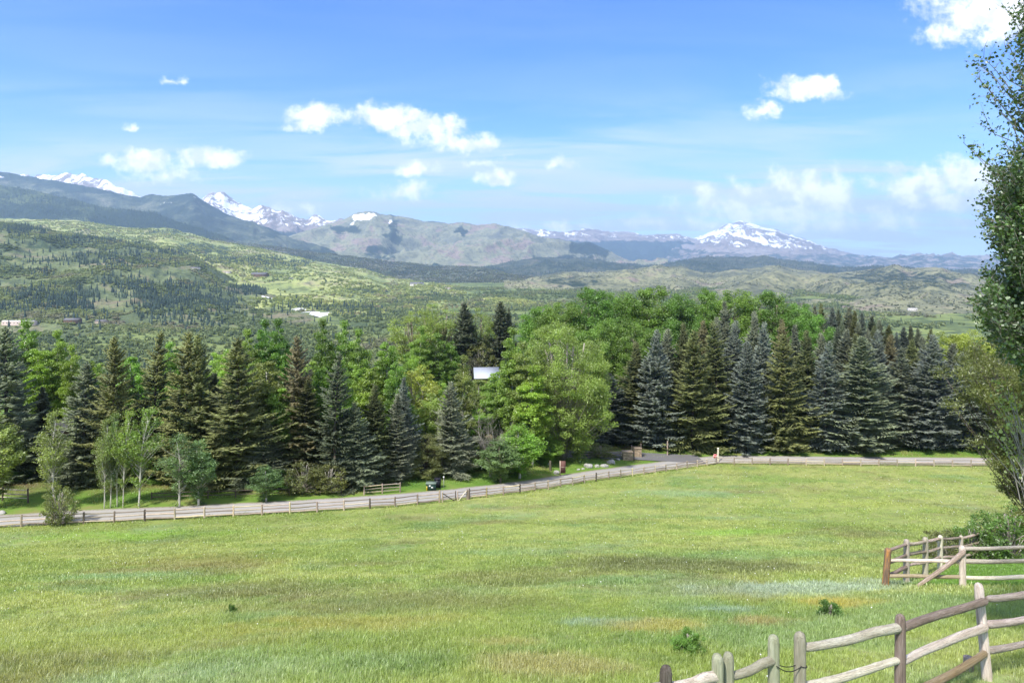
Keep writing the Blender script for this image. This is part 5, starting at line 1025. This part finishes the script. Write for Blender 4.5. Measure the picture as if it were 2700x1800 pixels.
def utility():
    p = ghit(1137, 1291); s = p[1]/F; e = thing('utility_cabinet', 'green utility cabinet with white labels under the dark pine', 'cabinet', p)
    m = MB(); m.box((0, 0, .36), (24*s, .85, .95)); link('body', m.mesh('cabinet_body', surf('green_paint', (.020, .050, .040), .5)), e); m = MB(); m.box((0, 0, .88), (27*s, .95, .10)); link('lid', m.mesh('cabinet_lid', surf('lid_green', (.16, .21, .17), .5)), e)
    M_lab = surf('label_white', (.75, .75, .75), .5); m = MB(); m.box((-.12, -.433, .62), (.22, .012, .16)); link('sticker', m.mesh('sticker_a', M_lab), e); m = MB(); m.box((.16, -.433, .42), (.24, .012, .14)); link('sticker', m.mesh('sticker_b', M_lab), e)
    p2 = ghit(1154, 1284); e2 = thing('trash_bin', 'black bin beside the green utility cabinet', 'bin', p2); m = MB(); m.box((0, 0, .5), (.75, .7, 1.15)); link('body', m.mesh('bin_body', surf('black_plastic', (.012, .014, .02), .4)), e2); m = MB(); m.box((0, -.03, 1.11), (.82, .8, .07)); link('lid', m.mesh('bin_lid', surf('black_lid', (.02, .02, .03), .4)), e2)
    p3 = ghit(1125.5, 1293); e3 = thing('bollard', 'yellow marker bollard in front of the utility cabinet', 'bollard', p3); m = MB(); m.tube([(0, 0, -.2), (0, 0, .5), (0, 0, .55)], [.06, .06, .03], 10); link('tube', m.mesh('bollard_tube', surf('yellow_plastic', (.62, .42, .03), .5), True), e3); m = MB(); m.tube([(0, 0, .40), (0, 0, .46)], [.064, .064], 10); link('band', m.mesh('bollard_band', surf('pale_band', (.75, .66, .28), .5), True), e3)
    p4 = ghit(1170, 1287); e4 = thing('marker_post', 'thin grey post with a round white reflector', 'marker', p4); m = MB(); m.tube([(0, 0, -.2), (0, 0, 1.4)], [.03, .03], 8); link('shaft', m.mesh('marker_shaft', surf('grey_metal', (.34, .34, .32), .5), True), e4)
    m = MB(); m.tube([(0, -.04, 1.42), (0, -.01, 1.42)], [.10, .10], 14); link('reflector', m.mesh('reflector', surf('white_reflector', (.8, .8, .8), .4)), e4)
utility()
# house with silver roof, gatehouse
def roofed(name, label, p, w, d, wall, rise, rz, wm, rm, win=2, over=.5, cat='house', chim=False):
    e = thing(name, label, cat, p); e.rotation_euler = (0, 0, rz)
    m = MB(); m.add([(-w/2, -d/2, -1.5), (w/2, -d/2, -1.5), (w/2, d/2, -1.5), (-w/2, d/2, -1.5), (-w/2, -d/2, wall), (w/2, -d/2, wall), (w/2, d/2, wall), (-w/2, d/2, wall), (-w/2, 0, wall+rise), (w/2, 0, wall+rise)], [(0, 1, 5, 4), (2, 3, 7, 6), (0, 4, 7, 3), (1, 2, 6, 5)], [(4, 8, 7), (5, 6, 9)]); link('wall', m.mesh(name+'_wall', wm), e)
    sl = rise/(d/2); m = MB()
    for sg in (-1, 1):
        y0, y1 = sg*(d/2+over), 0.0; z0 = wall-over*sl+.05; z1 = wall+rise+.05; x = w/2+over
        V = [(-x, y0, z0), (x, y0, z0), (x, y1, z1), (-x, y1, z1), (-x, y0, z0+.18), (x, y0, z0+.18), (x, y1, z1+.18), (-x, y1, z1+.18)]; m.add(V, [(0, 1, 2, 3), (4, 7, 6, 5), (0, 4, 5, 1), (2, 6, 7, 3), (0, 3, 7, 4), (1, 5, 6, 2)])
    r = link('roof', m.mesh(name+'_roof', rm), e)
    if chim: m = MB(); m.box((w*.25, d*.1, wall+rise), (.9, .9, 2.0)); link('chimney', m.mesh(name+'_chimney', M_stone), r)
    for k in range(win):
        x = (k+.5)/win*w-w/2; m = MB(); m.box((x, -d/2-.02, wall*.55), (min(1.6, w/win*.55), .08, wall*.4)); f = link('window', m.mesh(name+'_window', surf('window_frame', (.45, .42, .38), .5)), e); m = MB(); m.box((x, -d/2-.07, wall*.55), (min(1.4, w/win*.48), .04, wall*.34)); link('pane', m.mesh(name+'_pane', surf('window_glass', (.03, .04, .05), .1, None, .6)), f)
    return e
def metal(N):
    t = N.node('ShaderNodeTexCoord'); w = N.node('ShaderNodeTexWave'); w.wave_type = 'BANDS'; w.bands_direction = 'X'; w.inputs['Scale'].default_value = 1.2; N.put(w.inputs['Vector'], t.outputs['Object']); return N.mix(w.outputs['Fac'], (.34, .37, .42), (.44, .47, .52)), w.outputs['Fac']
M_metal = surf('standing_seam', metal, .35, (.6, .03), .5); M_log = surf('log_wall', (.14, .09, .06), .8); M_shake = surf('grey_shingle', (.16, .155, .165), .85); M_tan = surf('tan_wall', (.42, .34, .27), .85); M_whitew = surf('white_wall', (.66, .62, .58), .8)
p = at(1282, 188); zr = ztop(968, 188); roofed('house', 'house with a shiny silver metal roof half hidden by trees', p, 6.0, 6.0, zr-p[2]-2.3, 2.1, .1, M_log, M_metal, 2, .5)
p = at(1625, 131); roofed('gatehouse', 'narrow tan stone gatehouse in the shade beyond the driveway', p, 2.4, 2.2, 2.5, .7, .1, surf('gatehouse_stone', stone, .9), M_shake, 1, .15, 'building')
p = at(60, 90); roofed('house', 'low grey-roofed house in the shade behind the far left spruces', p, 12, 6, 2.6, 1.4, .05, M_log, M_shake, 3)
# buildings across the valley
def hpoint(nm, px, py):
    x, y, z, PX, PY, TT = HILLS[nm]; c = np.where(TT <= 1, (PX-px)**2+(PY-py)**2, 1e12); i = np.unravel_index(np.argmin(c), c.shape); return np.array([x[i], y[i], z[i]])
for nm, px, py, w, lab, wm, rm in [('near_hillside', 191, 850, 38, 'dark roofed lodge at the foot of the left hillside', M_log, M_shake), ('near_hillside', 269, 852, 30, 'grey gabled house right of the dark lodge', M_tan, M_shake), ('near_hillside', 516, 708, 22, 'pale house on the hill shoulder among dark conifers', M_whitew, M_shake),
    ('aspen_slope', 596, 722, 22, 'white house on the bright slope above the ski hill', M_whitew, M_tan), ('aspen_slope', 684, 731, 40, 'long dark house on the aspen slope left of the gully', M_log, M_shake), ('aspen_slope', 772, 737, 20, 'small grey house in the aspens right of the long dark one', M_tan, M_shake), ('aspen_slope', 1098, 753, 34, 'low pale house on the ridge line above the fir', M_whitew, M_shake),
    ('aspen_slope', 1178, 763, 18, 'small white house right along the ridge line', M_whitew, M_tan), ('aspen_slope', 1254, 768, 20, 'tan house at the right end of the ridge line', M_tan, M_tan), ('aspen_slope', 1400, 776, 26, 'tan house just left of the cottonwood grove', M_tan, M_tan), ('near_hillside', 977, 826, 22, 'dark house beside the grassy ski run', M_log, M_shake), ('brush_hills', 2405, 815, 22, 'white ranch house at the foot of the right hills', M_whitew, M_whitew)]:
    p = hpoint(nm, px, py); s = p[1]/F; roofed('house', lab, p, w*s, w*s*.45, w*s*.17, w*s*.10, .15*math.sin(px), wm, rm, 4, w*s*.02, 'house')
p = hpoint('near_hillside', 50, 856); s = p[1]/F; roofed('school_building', 'long pinkish white building at the left edge across the valley', p, 82*s, 16*s, 9*s, 2*s, .04, surf('pinkish_wall', (.62, .50, .44), .85), M_whitew, 9, .3, 'building')
# snow left on the ski runs
def hz(nm, x, y):
    X, Y, Z, PX, PY, TT = HILLS[nm]; nr_ = int(np.sum(TT[:, 0] <= 1)); px = HX+F*x/y; c = PX[0]; o = np.zeros(len(x))
    for i in range(len(x)):
        f = np.interp(px[i], c, np.arange(len(c))); j = min(int(f), len(c)-2); b = f-j
        o[i] = (1-b)*np.interp(y[i], Y[:nr_, j], Z[:nr_, j])+b*np.interp(y[i], Y[:nr_, j+1], Z[:nr_, j+1])
    return o
def snow_strip(label, nm, pts, w):
    x, y, z, PX, PY, TT = HILLS[nm]; m = TT <= 1
    P = [hpoint(nm, *p) for p in pts]; P = np.array(P); L = np.concatenate([[0], np.cumsum(np.linalg.norm(np.diff(P, axis=0), axis=1))]); q = np.linspace(0, L[-1], 26); C = np.stack([np.interp(q, L, P[:, i]) for i in range(3)], 1); T = np.gradient(C, axis=0); side = np.cross(T, [0, 0, 1.]); side /= np.linalg.norm(side, axis=1)[:, None]
    ww = w*np.interp(q/L[-1], [0, .15, .5, .85, 1], [.3, 1, 1.1, .9, .25])*(1+.25*fbm(q/12, q*0+w, 9, 2)); rows = []
    for t in np.linspace(-1, 1, 5):
        Q_ = C+side*(ww*t)[:, None]; Q_[:, 2] = hz(nm, Q_[:, 0], Q_[:, 1])+.9*(1-t*t)+.6; rows.append(Q_)
    V = np.stack(rows, 1).reshape(-1, 3); I = np.arange(25)[:, None]*5; J = np.arange(4)[None]; o = link('snow_patch', mesh('snow_patch', V, np.stack([I+J, I+J+1, I+5+J+1, I+5+J], -1).reshape(-1, 4), M_snowp, True)); tag(o, label, kind='structure')
M_snowp = surf('old_snow', (.84, .85, .88), .7)
snow_strip('white patch of old snow on the ski run', 'near_hillside', [(782, 812), (810, 822), (850, 835), (880, 832)], 24)
snow_strip('narrow diagonal strip of old snow on the ski run', 'near_hillside', [(912, 843), (945, 862), (978, 881)], 9)
snow_strip('thin snow sliver higher on the ski run', 'near_hillside', [(690, 781), (728, 790)], 8)
snow_strip('curved tail of the snow patch', 'near_hillside', [(850, 835), (868, 828), (895, 829)], 10)

# ------------------------------------------------------------------ scatter on points (geometry nodes): grass and the far-off woods
def scatter(name, label, pts, scl, rot, idx, protos, col=None):
    me = bpy.data.meshes.new(name); n = len(pts); me.vertices.add(n); me.vertices.foreach_set('co', np.asarray(pts, np.float32).ravel())
    for k, a, t, pr in (('scl', scl, 'FLOAT_VECTOR', 'vector'), ('rot', rot, 'FLOAT_VECTOR', 'vector'), ('idx', idx, 'INT', 'value'), ('mcol', col, 'FLOAT_VECTOR', 'vector')):
        if a is None: continue
        at_ = me.attributes.new(k, t, 'POINT'); at_.data.foreach_set(pr, np.asarray(a, np.int32 if t == 'INT' else np.float32).ravel())
    o = link(name, me); tag(o, label, kind='stuff'); cl_ = bpy.data.collections.new(name+'_kinds')
    for i, pm in enumerate(protos): ob = bpy.data.objects.new('%s_kind_%02d' % (name, i), pm); cl_.objects.link(ob)
    ng = bpy.data.node_groups.new(name, 'GeometryNodeTree'); ng.interface.new_socket('Geometry', in_out='INPUT', socket_type='NodeSocketGeometry'); ng.interface.new_socket('Geometry', in_out='OUTPUT', socket_type='NodeSocketGeometry')
    L = ng.links; gi = ng.nodes.new('NodeGroupInput'); go = ng.nodes.new('NodeGroupOutput'); m2p = ng.nodes.new('GeometryNodeMeshToPoints'); iop = ng.nodes.new('GeometryNodeInstanceOnPoints'); ci = ng.nodes.new('GeometryNodeCollectionInfo'); ci.inputs['Collection'].default_value = cl_; ci.inputs['Separate Children'].default_value = True; ci.inputs['Reset Children'].default_value = True
    def na(nm, t):
        q = ng.nodes.new('GeometryNodeInputNamedAttribute'); q.data_type = t; q.inputs['Name'].default_value = nm; return q.outputs['Attribute']
    L.new(gi.outputs[0], m2p.inputs['Mesh']); L.new(m2p.outputs[0], iop.inputs['Points']); L.new(ci.outputs[0], iop.inputs['Instance']); iop.inputs['Pick Instance'].default_value = True
    L.new(na('idx', 'INT'), iop.inputs['Instance Index']); L.new(na('scl', 'FLOAT_VECTOR'), iop.inputs['Scale']); L.new(na('rot', 'FLOAT_VECTOR'), iop.inputs['Rotation']); L.new(iop.outputs[0], go.inputs[0])
    md = o.modifiers.new('scatter', 'NODES'); md.node_group = ng; return o
def inst_col(mul=1.0, rnd=.25):
    def f(N):
        a = N.node('ShaderNodeAttribute'); a.attribute_type = 'INSTANCER'; a.attribute_name = 'mcol'; geo = N.node('ShaderNodeNewGeometry'); oi = N.node('ShaderNodeObjectInfo')
        v = N.math('MULTIPLY', N.math('MULTIPLY_ADD', geo.outputs['Random Per Island'], .7, .65*mul), N.math('MULTIPLY_ADD', oi.outputs['Random'], 2*rnd, 1-rnd)); return N.mix(1., a.outputs['Vector'], N.comb(v, v, v), 'MULTIPLY')
    return f
M_grass = leafy('grass_blades', inst_col(1.5), .45, gloss=.06)
def tuft(seed, n, rad_, h, w, lean=.45):
    g = np.random.default_rng(seed); a = g.uniform(0, 6.283, n); r = rad_*np.sqrt(g.random(n)); B = np.c_[r*np.cos(a), r*np.sin(a), np.full(n, -.03)]; az = g.uniform(0, 6.283, n); hh = h*g.uniform(.45, 1.15, n); ln = lean*g.uniform(.1, 1, n)
    dv = np.c_[np.cos(az), np.sin(az), np.zeros(n)]; sd_ = np.c_[-np.sin(az+g.normal(0, .8, n)), np.cos(az), np.zeros(n)]*(w*g.uniform(.6, 1.3, n))[:, None]
    m = B+dv*(ln*hh*.3)[:, None]+np.c_[np.zeros((n, 2)), hh*.6]; t = B+dv*(ln*hh)[:, None]+np.c_[np.zeros((n, 2)), hh*(1-.25*ln)]
    V = np.stack([B-sd_, B+sd_, m+sd_*.75, m-sd_*.75, t], 1).reshape(-1, 3); o = np.arange(n)[:, None]*5; return mesh('grass_tuft', V, [np.concatenate([o, o+1, o+2, o+3], 1), np.concatenate([o+3, o+2, o+4], 1)], M_grass)
g = np.random.default_rng(99)
NEAR = [tuft(s, 26, .17, .19, .0050, .8) for s in range(6)]; MID = [tuft(20+s, 34, .34, .17, .010, .9) for s in range(5)]; FAR = [tuft(40+s, 40, .65, .16, .020, .9) for s in range(5)]; SHORT = [tuft(60+s, 34, .15, .10, .004, .7) for s in range(4)]
def wedge(n, r0, r1, a=43):
    th = np.radians(g.uniform(-a, a, n)); r = np.sqrt(g.uniform(r0*r0, r1*r1, n)); return r*np.sin(th), r*np.cos(th)
PX_, PY_, SC_, IX_ = [], [], [], []
for (n, r0, r1, base, cnt) in ((52000, 6.5, 26, 0, 6), (60000, 24, 62, 6, 5), (62000, 58, 175, 11, 5)):
    x, y = wedge(n, r0, r1); s, _, _ = fence_sd(x, y); lm = lawn_mask(x, y); road = (s > .3) & (s < 6.0)
    hn = fbm(x/2.2, y/2.2, 301, 3)*.5+.5; keep = ~road & (lm < .5) & (s < 26) & (g.random(n) < .35+.9*hn)
    x, y, s, hn = x[keep], y[keep], s[keep], hn[keep]; sc = (.42+.62*hn)*g.uniform(.7, 1.3, len(x)); sc = np.where(np.abs(s+.2) < .9, sc*1.35, sc); sc = np.where(s > 0, sc*1.25, sc)
    PX_.append(x); PY_.append(y); SC_.append(sc); IX_.append(base+g.integers(0, cnt, len(x)))
x, y = wedge(52000, 6.5, 40); lm = lawn_mask(x, y); k = lm > .4; x, y = x[k], y[k]; PX_.append(x); PY_.append(y); SC_.append(g.uniform(.7, 1.3, len(x))); IX_.append(16+g.integers(0, 4, len(x)))
x = np.concatenate(PX_); y = np.concatenate(PY_); sc = np.concatenate(SC_); ix = np.concatenate(IX_); z = G(x, y); s, _, _ = fence_sd(x, y); lm = lawn_mask(x, y)
mc = meadow_col(x, y); vg = grad(fbm(x/4, y/4, 311, 3)*.5+.5, [(.3, (.12, .25, .035)), (.55, (.19, .30, .05)), (.75, (.30, .27, .10))]); left = (x < -24)[:, None]; vg = np.where(left & (fbm(x/6, y/6, 313, 2) > -.1)[:, None], vg*.5+np.array([.27, .21, .12])*.5, vg)
mc = np.where((s > 0)[:, None], vg, mc); mc = np.where((lm > .4)[:, None], np.array([.135, .245, .035])*(1+.3*fbm(x/1.5, y/1.5, 315, 2))[:, None], mc)
scatter('meadow_grass', 'tall mixed meadow grass', np.c_[x, y, z], np.c_[sc*1.05, sc*1.05, sc], np.c_[g.normal(0, .08, (len(x), 2)), g.uniform(0, 6.28, len(x))], ix, NEAR+MID+FAR+SHORT, mc)
# dandelion clocks
M_puff = surf('seed_puff', (.85, .85, .82), .9); bm = bmesh.new(); bmesh.ops.create_icosphere(bm, subdivisions=1, radius=.02); pf = bpy.data.meshes.new('seed_puff'); bm.to_mesh(pf); bm.free(); pf.materials.append(M_puff)
x, y = wedge(650, 11, 112, 38); s, _, _ = fence_sd(x, y); k = (s < -1) & (lawn_mask(x, y) < .3); x, y = x[k], y[k]; sc = np.interp(np.hypot(x, y), [10, 110], [.6, 1.7])*g.uniform(.7, 1.3, len(x))
scatter('dandelion_clocks', 'white dandelion clocks dotted over the meadow', np.c_[x, y, G(x, y)+.2], np.c_[sc, sc, sc], np.zeros((len(x), 3)), np.zeros(len(x), int), [pf])

# far-off woods
M_fcon = leafy('far_conifers', inst_col(1.15, .2), .15, gloss=0); M_fdec = leafy('far_broadleaves', inst_col(1.6, .1), .4, gloss=0)
def far_con(seed):
    g = np.random.default_rng(seed); m = MB(); k = 7
    for i in range(5):
        z0 = .04+.19*i; z1 = min(1.0, z0+.34); r = .19*(1-.17*i)*g.uniform(.9, 1.1); a = np.arange(k)*2*np.pi/k+g.uniform(0, 1); rr = r*g.uniform(.7, 1.2, k); V = np.vstack([np.c_[rr*np.cos(a), rr*np.sin(a), np.full(k, z0)+g.normal(0, .02, k)], [[0, 0, z1]]]); m.add(V, None, [(j, (j+1) % k, k) for j in range(k)])
    return m.mesh('far_conifer', M_fcon)
def far_dec(seed, n=70, flat=.62):
    g = np.random.default_rng(seed); q = g.normal(0, 1, (n, 3)); q /= np.linalg.norm(q, axis=1)[:, None]; q *= (g.random(n)**.3)[:, None]; C = q*np.array([.5, .5, flat*.6])+[0, 0, flat*.62]; V, Q = rand_leaves(g, C, .19, .8, q*2); return mesh('far_broadleaf', V, Q, M_fdec)
FK = [far_con(s) for s in range(4)]+[far_dec(10+s) for s in range(5)]
FP_, FS, FI, FC = [], [], [], []
def sow(nm, n, kind, dens, hlo, hhi, cols, seed, wr=(.9, 1.3)):
    g = np.random.default_rng(seed); X, Y, Z, PX, PY, TT = HILLS[nm]; r, c = X.shape; nr_ = int(np.sum(TT[:, 0] <= 1))
    fi = g.uniform(0, nr_-1.01, n); fj = g.uniform(0, c-1.01, n); i = fi.astype(int); j = fj.astype(int); a = fi-i; b = fj-j
    f = lambda M_: (M_[i, j]*(1-a)*(1-b)+M_[i+1, j]*a*(1-b)+M_[i, j+1]*(1-a)*b+M_[i+1, j+1]*a*b); x, y, z, px, py = f(X), f(Y), f(Z), f(PX), f(PY)
    k = (g.random(n) < dens(px, py, x, y)) & (px > -60) & (px < 2760); x, y, z = x[k], y[k], z[k]; h = g.uniform(hlo, hhi, len(x)); w = h*g.uniform(*wr, len(x))
    FP_.append(np.c_[x, y, z-.3]); FS.append(np.c_[w, w, h]); FI.append(g.integers(0, 4, len(x)) if kind == 'c' else 4+g.integers(0, 5, len(x))); t = fbm(x/90, y/90, seed, 3)*.5+.5; FC.append(grad(t, cols)*g.uniform(.8, 1.2, (len(x), 1)))
CON = [(.3, (.034, .052, .044)), (.7, (.050, .072, .052))]; DEC = [(.25, (.100, .130, .068)), (.45, (.145, .180, .085)), (.6, (.19, .22, .10)), (.78, (.165, .16, .115))]; BRI = [(.25, (.13, .16, .07)), (.45, (.23, .27, .10)), (.62, (.30, .32, .13)), (.8, (.22, .20, .14))]; GRY = [(.3, (.090, .100, .072)), (.6, (.135, .14, .095)), (.8, (.15, .17, .085))]
nzz = lambda x, y, s, sd_: fbm(x/s, y/s, sd_, 3)
CE = [(60, 606, 60, 14, 1), (120, 795, 120, 30, .95), (60, 815, 70, 25, .7), (215, 790, 40, 35, .8), (60, 700, 80, 20, .25), (110, 710, 40, 25, .3), (450, 785, 130, 36, 1), (330, 745, 70, 24, .7), (280, 690, 130, 20, .45), (560, 810, 70, 20, .7), (430, 830, 100, 22, .5), (660, 770, 90, 13, .8), (900, 806, 80, 7, .8), (500, 850, 120, 25, .25), (250, 840, 120, 15, .3), (400, 665, 90, 8, .7)]
sow('near_hillside', 52000, 'c', lambda px, py, x, y: np.clip(ellipse(px, py, CE)*(.75+1.2*nzz(x, y, 60, 1)) + .02 + (ellipse(px, py, [(300, 636, 240, 10, .5)])), 0, 1)*.55*(1-np.clip(ellipse(px, py, [(835, 826, 75, 15, 1.2), (945, 862, 50, 22, 1.2), (708, 785, 30, 8, 1.2)]), 0, 1)), 11, 22, CON, 401, (.8, 1.1))
op = [(620, 806, 110, 26, 1), (830, 828, 130, 26, 1.2), (930, 868, 90, 28, 1.2), (250, 735, 60, 14, .8), (700, 790, 60, 12, 1)]
sow('near_hillside', 60000, 'd', lambda px, py, x, y: np.clip(.42+2.4*nzz(x, y, 130, 2)-ellipse(px, py, op)*1.3, 0, 1), 4, 8, DEC, 402, (1.3, 2.3))
sow('aspen_slope', 52000, 'd', lambda px, py, x, y: np.clip(.75+2.2*nzz(x, y, 220, 3), 0, 1), 6, 12, BRI, 403, (.8, 1.2))
sow('aspen_slope', 26000, 'c', lambda px, py, x, y: ellipse(px, py, [(640, 690, 150, 12, .8), (720, 705, 90, 8, .7), (560, 690, 60, 10, .5), (430, 612, 60, 8, .5), (850, 815, 160, 14, .7), (1140, 780, 50, 8, .3), (1000, 835, 100, 14, .5)]), 12, 22, CON, 404, (.7, 1.0))
sow('aspen_bench', 26000, 'd', lambda px, py, x, y: np.clip(.8+nzz(x, y, 200, 4), 0, 1), 8, 14, GRY, 405, (.8, 1.2)); sow('aspen_bench', 6000, 'c', lambda px, py, x, y: np.clip(.3+1.4*nzz(x, y, 220, 14), 0, 1), 12, 24, CON, 415, (.7, 1))
sow('wooded_slope', 24000, 'c', lambda px, py, x, y: np.clip(.6+.9*nzz(x, y, 300, 5), 0, 1), 16, 28, CON, 406, (.8, 1.1))
sow('brush_hills', 16000, 'd', lambda px, py, x, y: np.clip(.3+2.2*nzz(x, y, 220, 6), 0, 1), 3, 6, GRY, 407, (1., 1.7))
sow('shadow_foothills', 14000, 'c', lambda px, py, x, y: np.clip(.5+.9*nzz(x, y, 300, 7), 0, 1), 14, 26, CON, 408, (.9, 1.3))
# valley floor: cottonwood bottoms and brush
x, y = wedge(60000, 330, 4200, 40); nn = fbm(x/180, y/180, 421, 4); k = nn+g.uniform(-.25, .25, len(x)) > .02; x, y = x[k], y[k]; z = G(x, y); h = g.uniform(5, 13, len(x)); w = h*g.uniform(.8, 1.4, len(x)); con = g.random(len(x)) < .10
FP_.append(np.c_[x, y, z-.3]); FS.append(np.c_[w, w, h*np.where(con, 1.5, 1)]); FI.append(np.where(con, g.integers(0, 4, len(x)), 4+g.integers(0, 5, len(x)))); FC.append(np.where(con[:, None], np.array([.045, .065, .042]), grad(fbm(x/120, y/120, 422, 3)*.5+.5, DEC)))
P = np.concatenate(FP_); n = len(P)
scatter('valley_woods', 'woods and brush covering the valley and the hills beyond', P, np.concatenate(FS), np.c_[np.zeros((n, 2)), np.random.default_rng(5).uniform(0, 6.28, n)], np.concatenate(FI), FK, np.concatenate(FC))
print('far trees', n)

# ------------------------------------------------------------------ the air
mb = MB(); zmin = float(Vg[:, 2].min()) - 30; zmax = max(float(h[2].max()) for h in HILLS.values()) + 60
mb.box((0, 0, (zmin+zmax)/2), (62000, 62000, zmax-zmin))
M_haze = bpy.data.materials.new('haze'); M_haze.use_nodes = True; N = NT(M_haze.node_tree)
pv = N.node('ShaderNodeVolumePrincipled'); pv.inputs['Color'].default_value = (0.50, 0.70, 1.0, 1); pv.inputs['Density'].default_value = 4.5e-5; pv.inputs['Anisotropy'].default_value = 0.2
o = N.node('ShaderNodeOutputMaterial'); N.l.new(pv.outputs[0], o.inputs['Volume'])
haze = link('haze', mb.mesh('haze', M_haze)); tag(haze, 'thin blue air over the valley', kind='stuff')
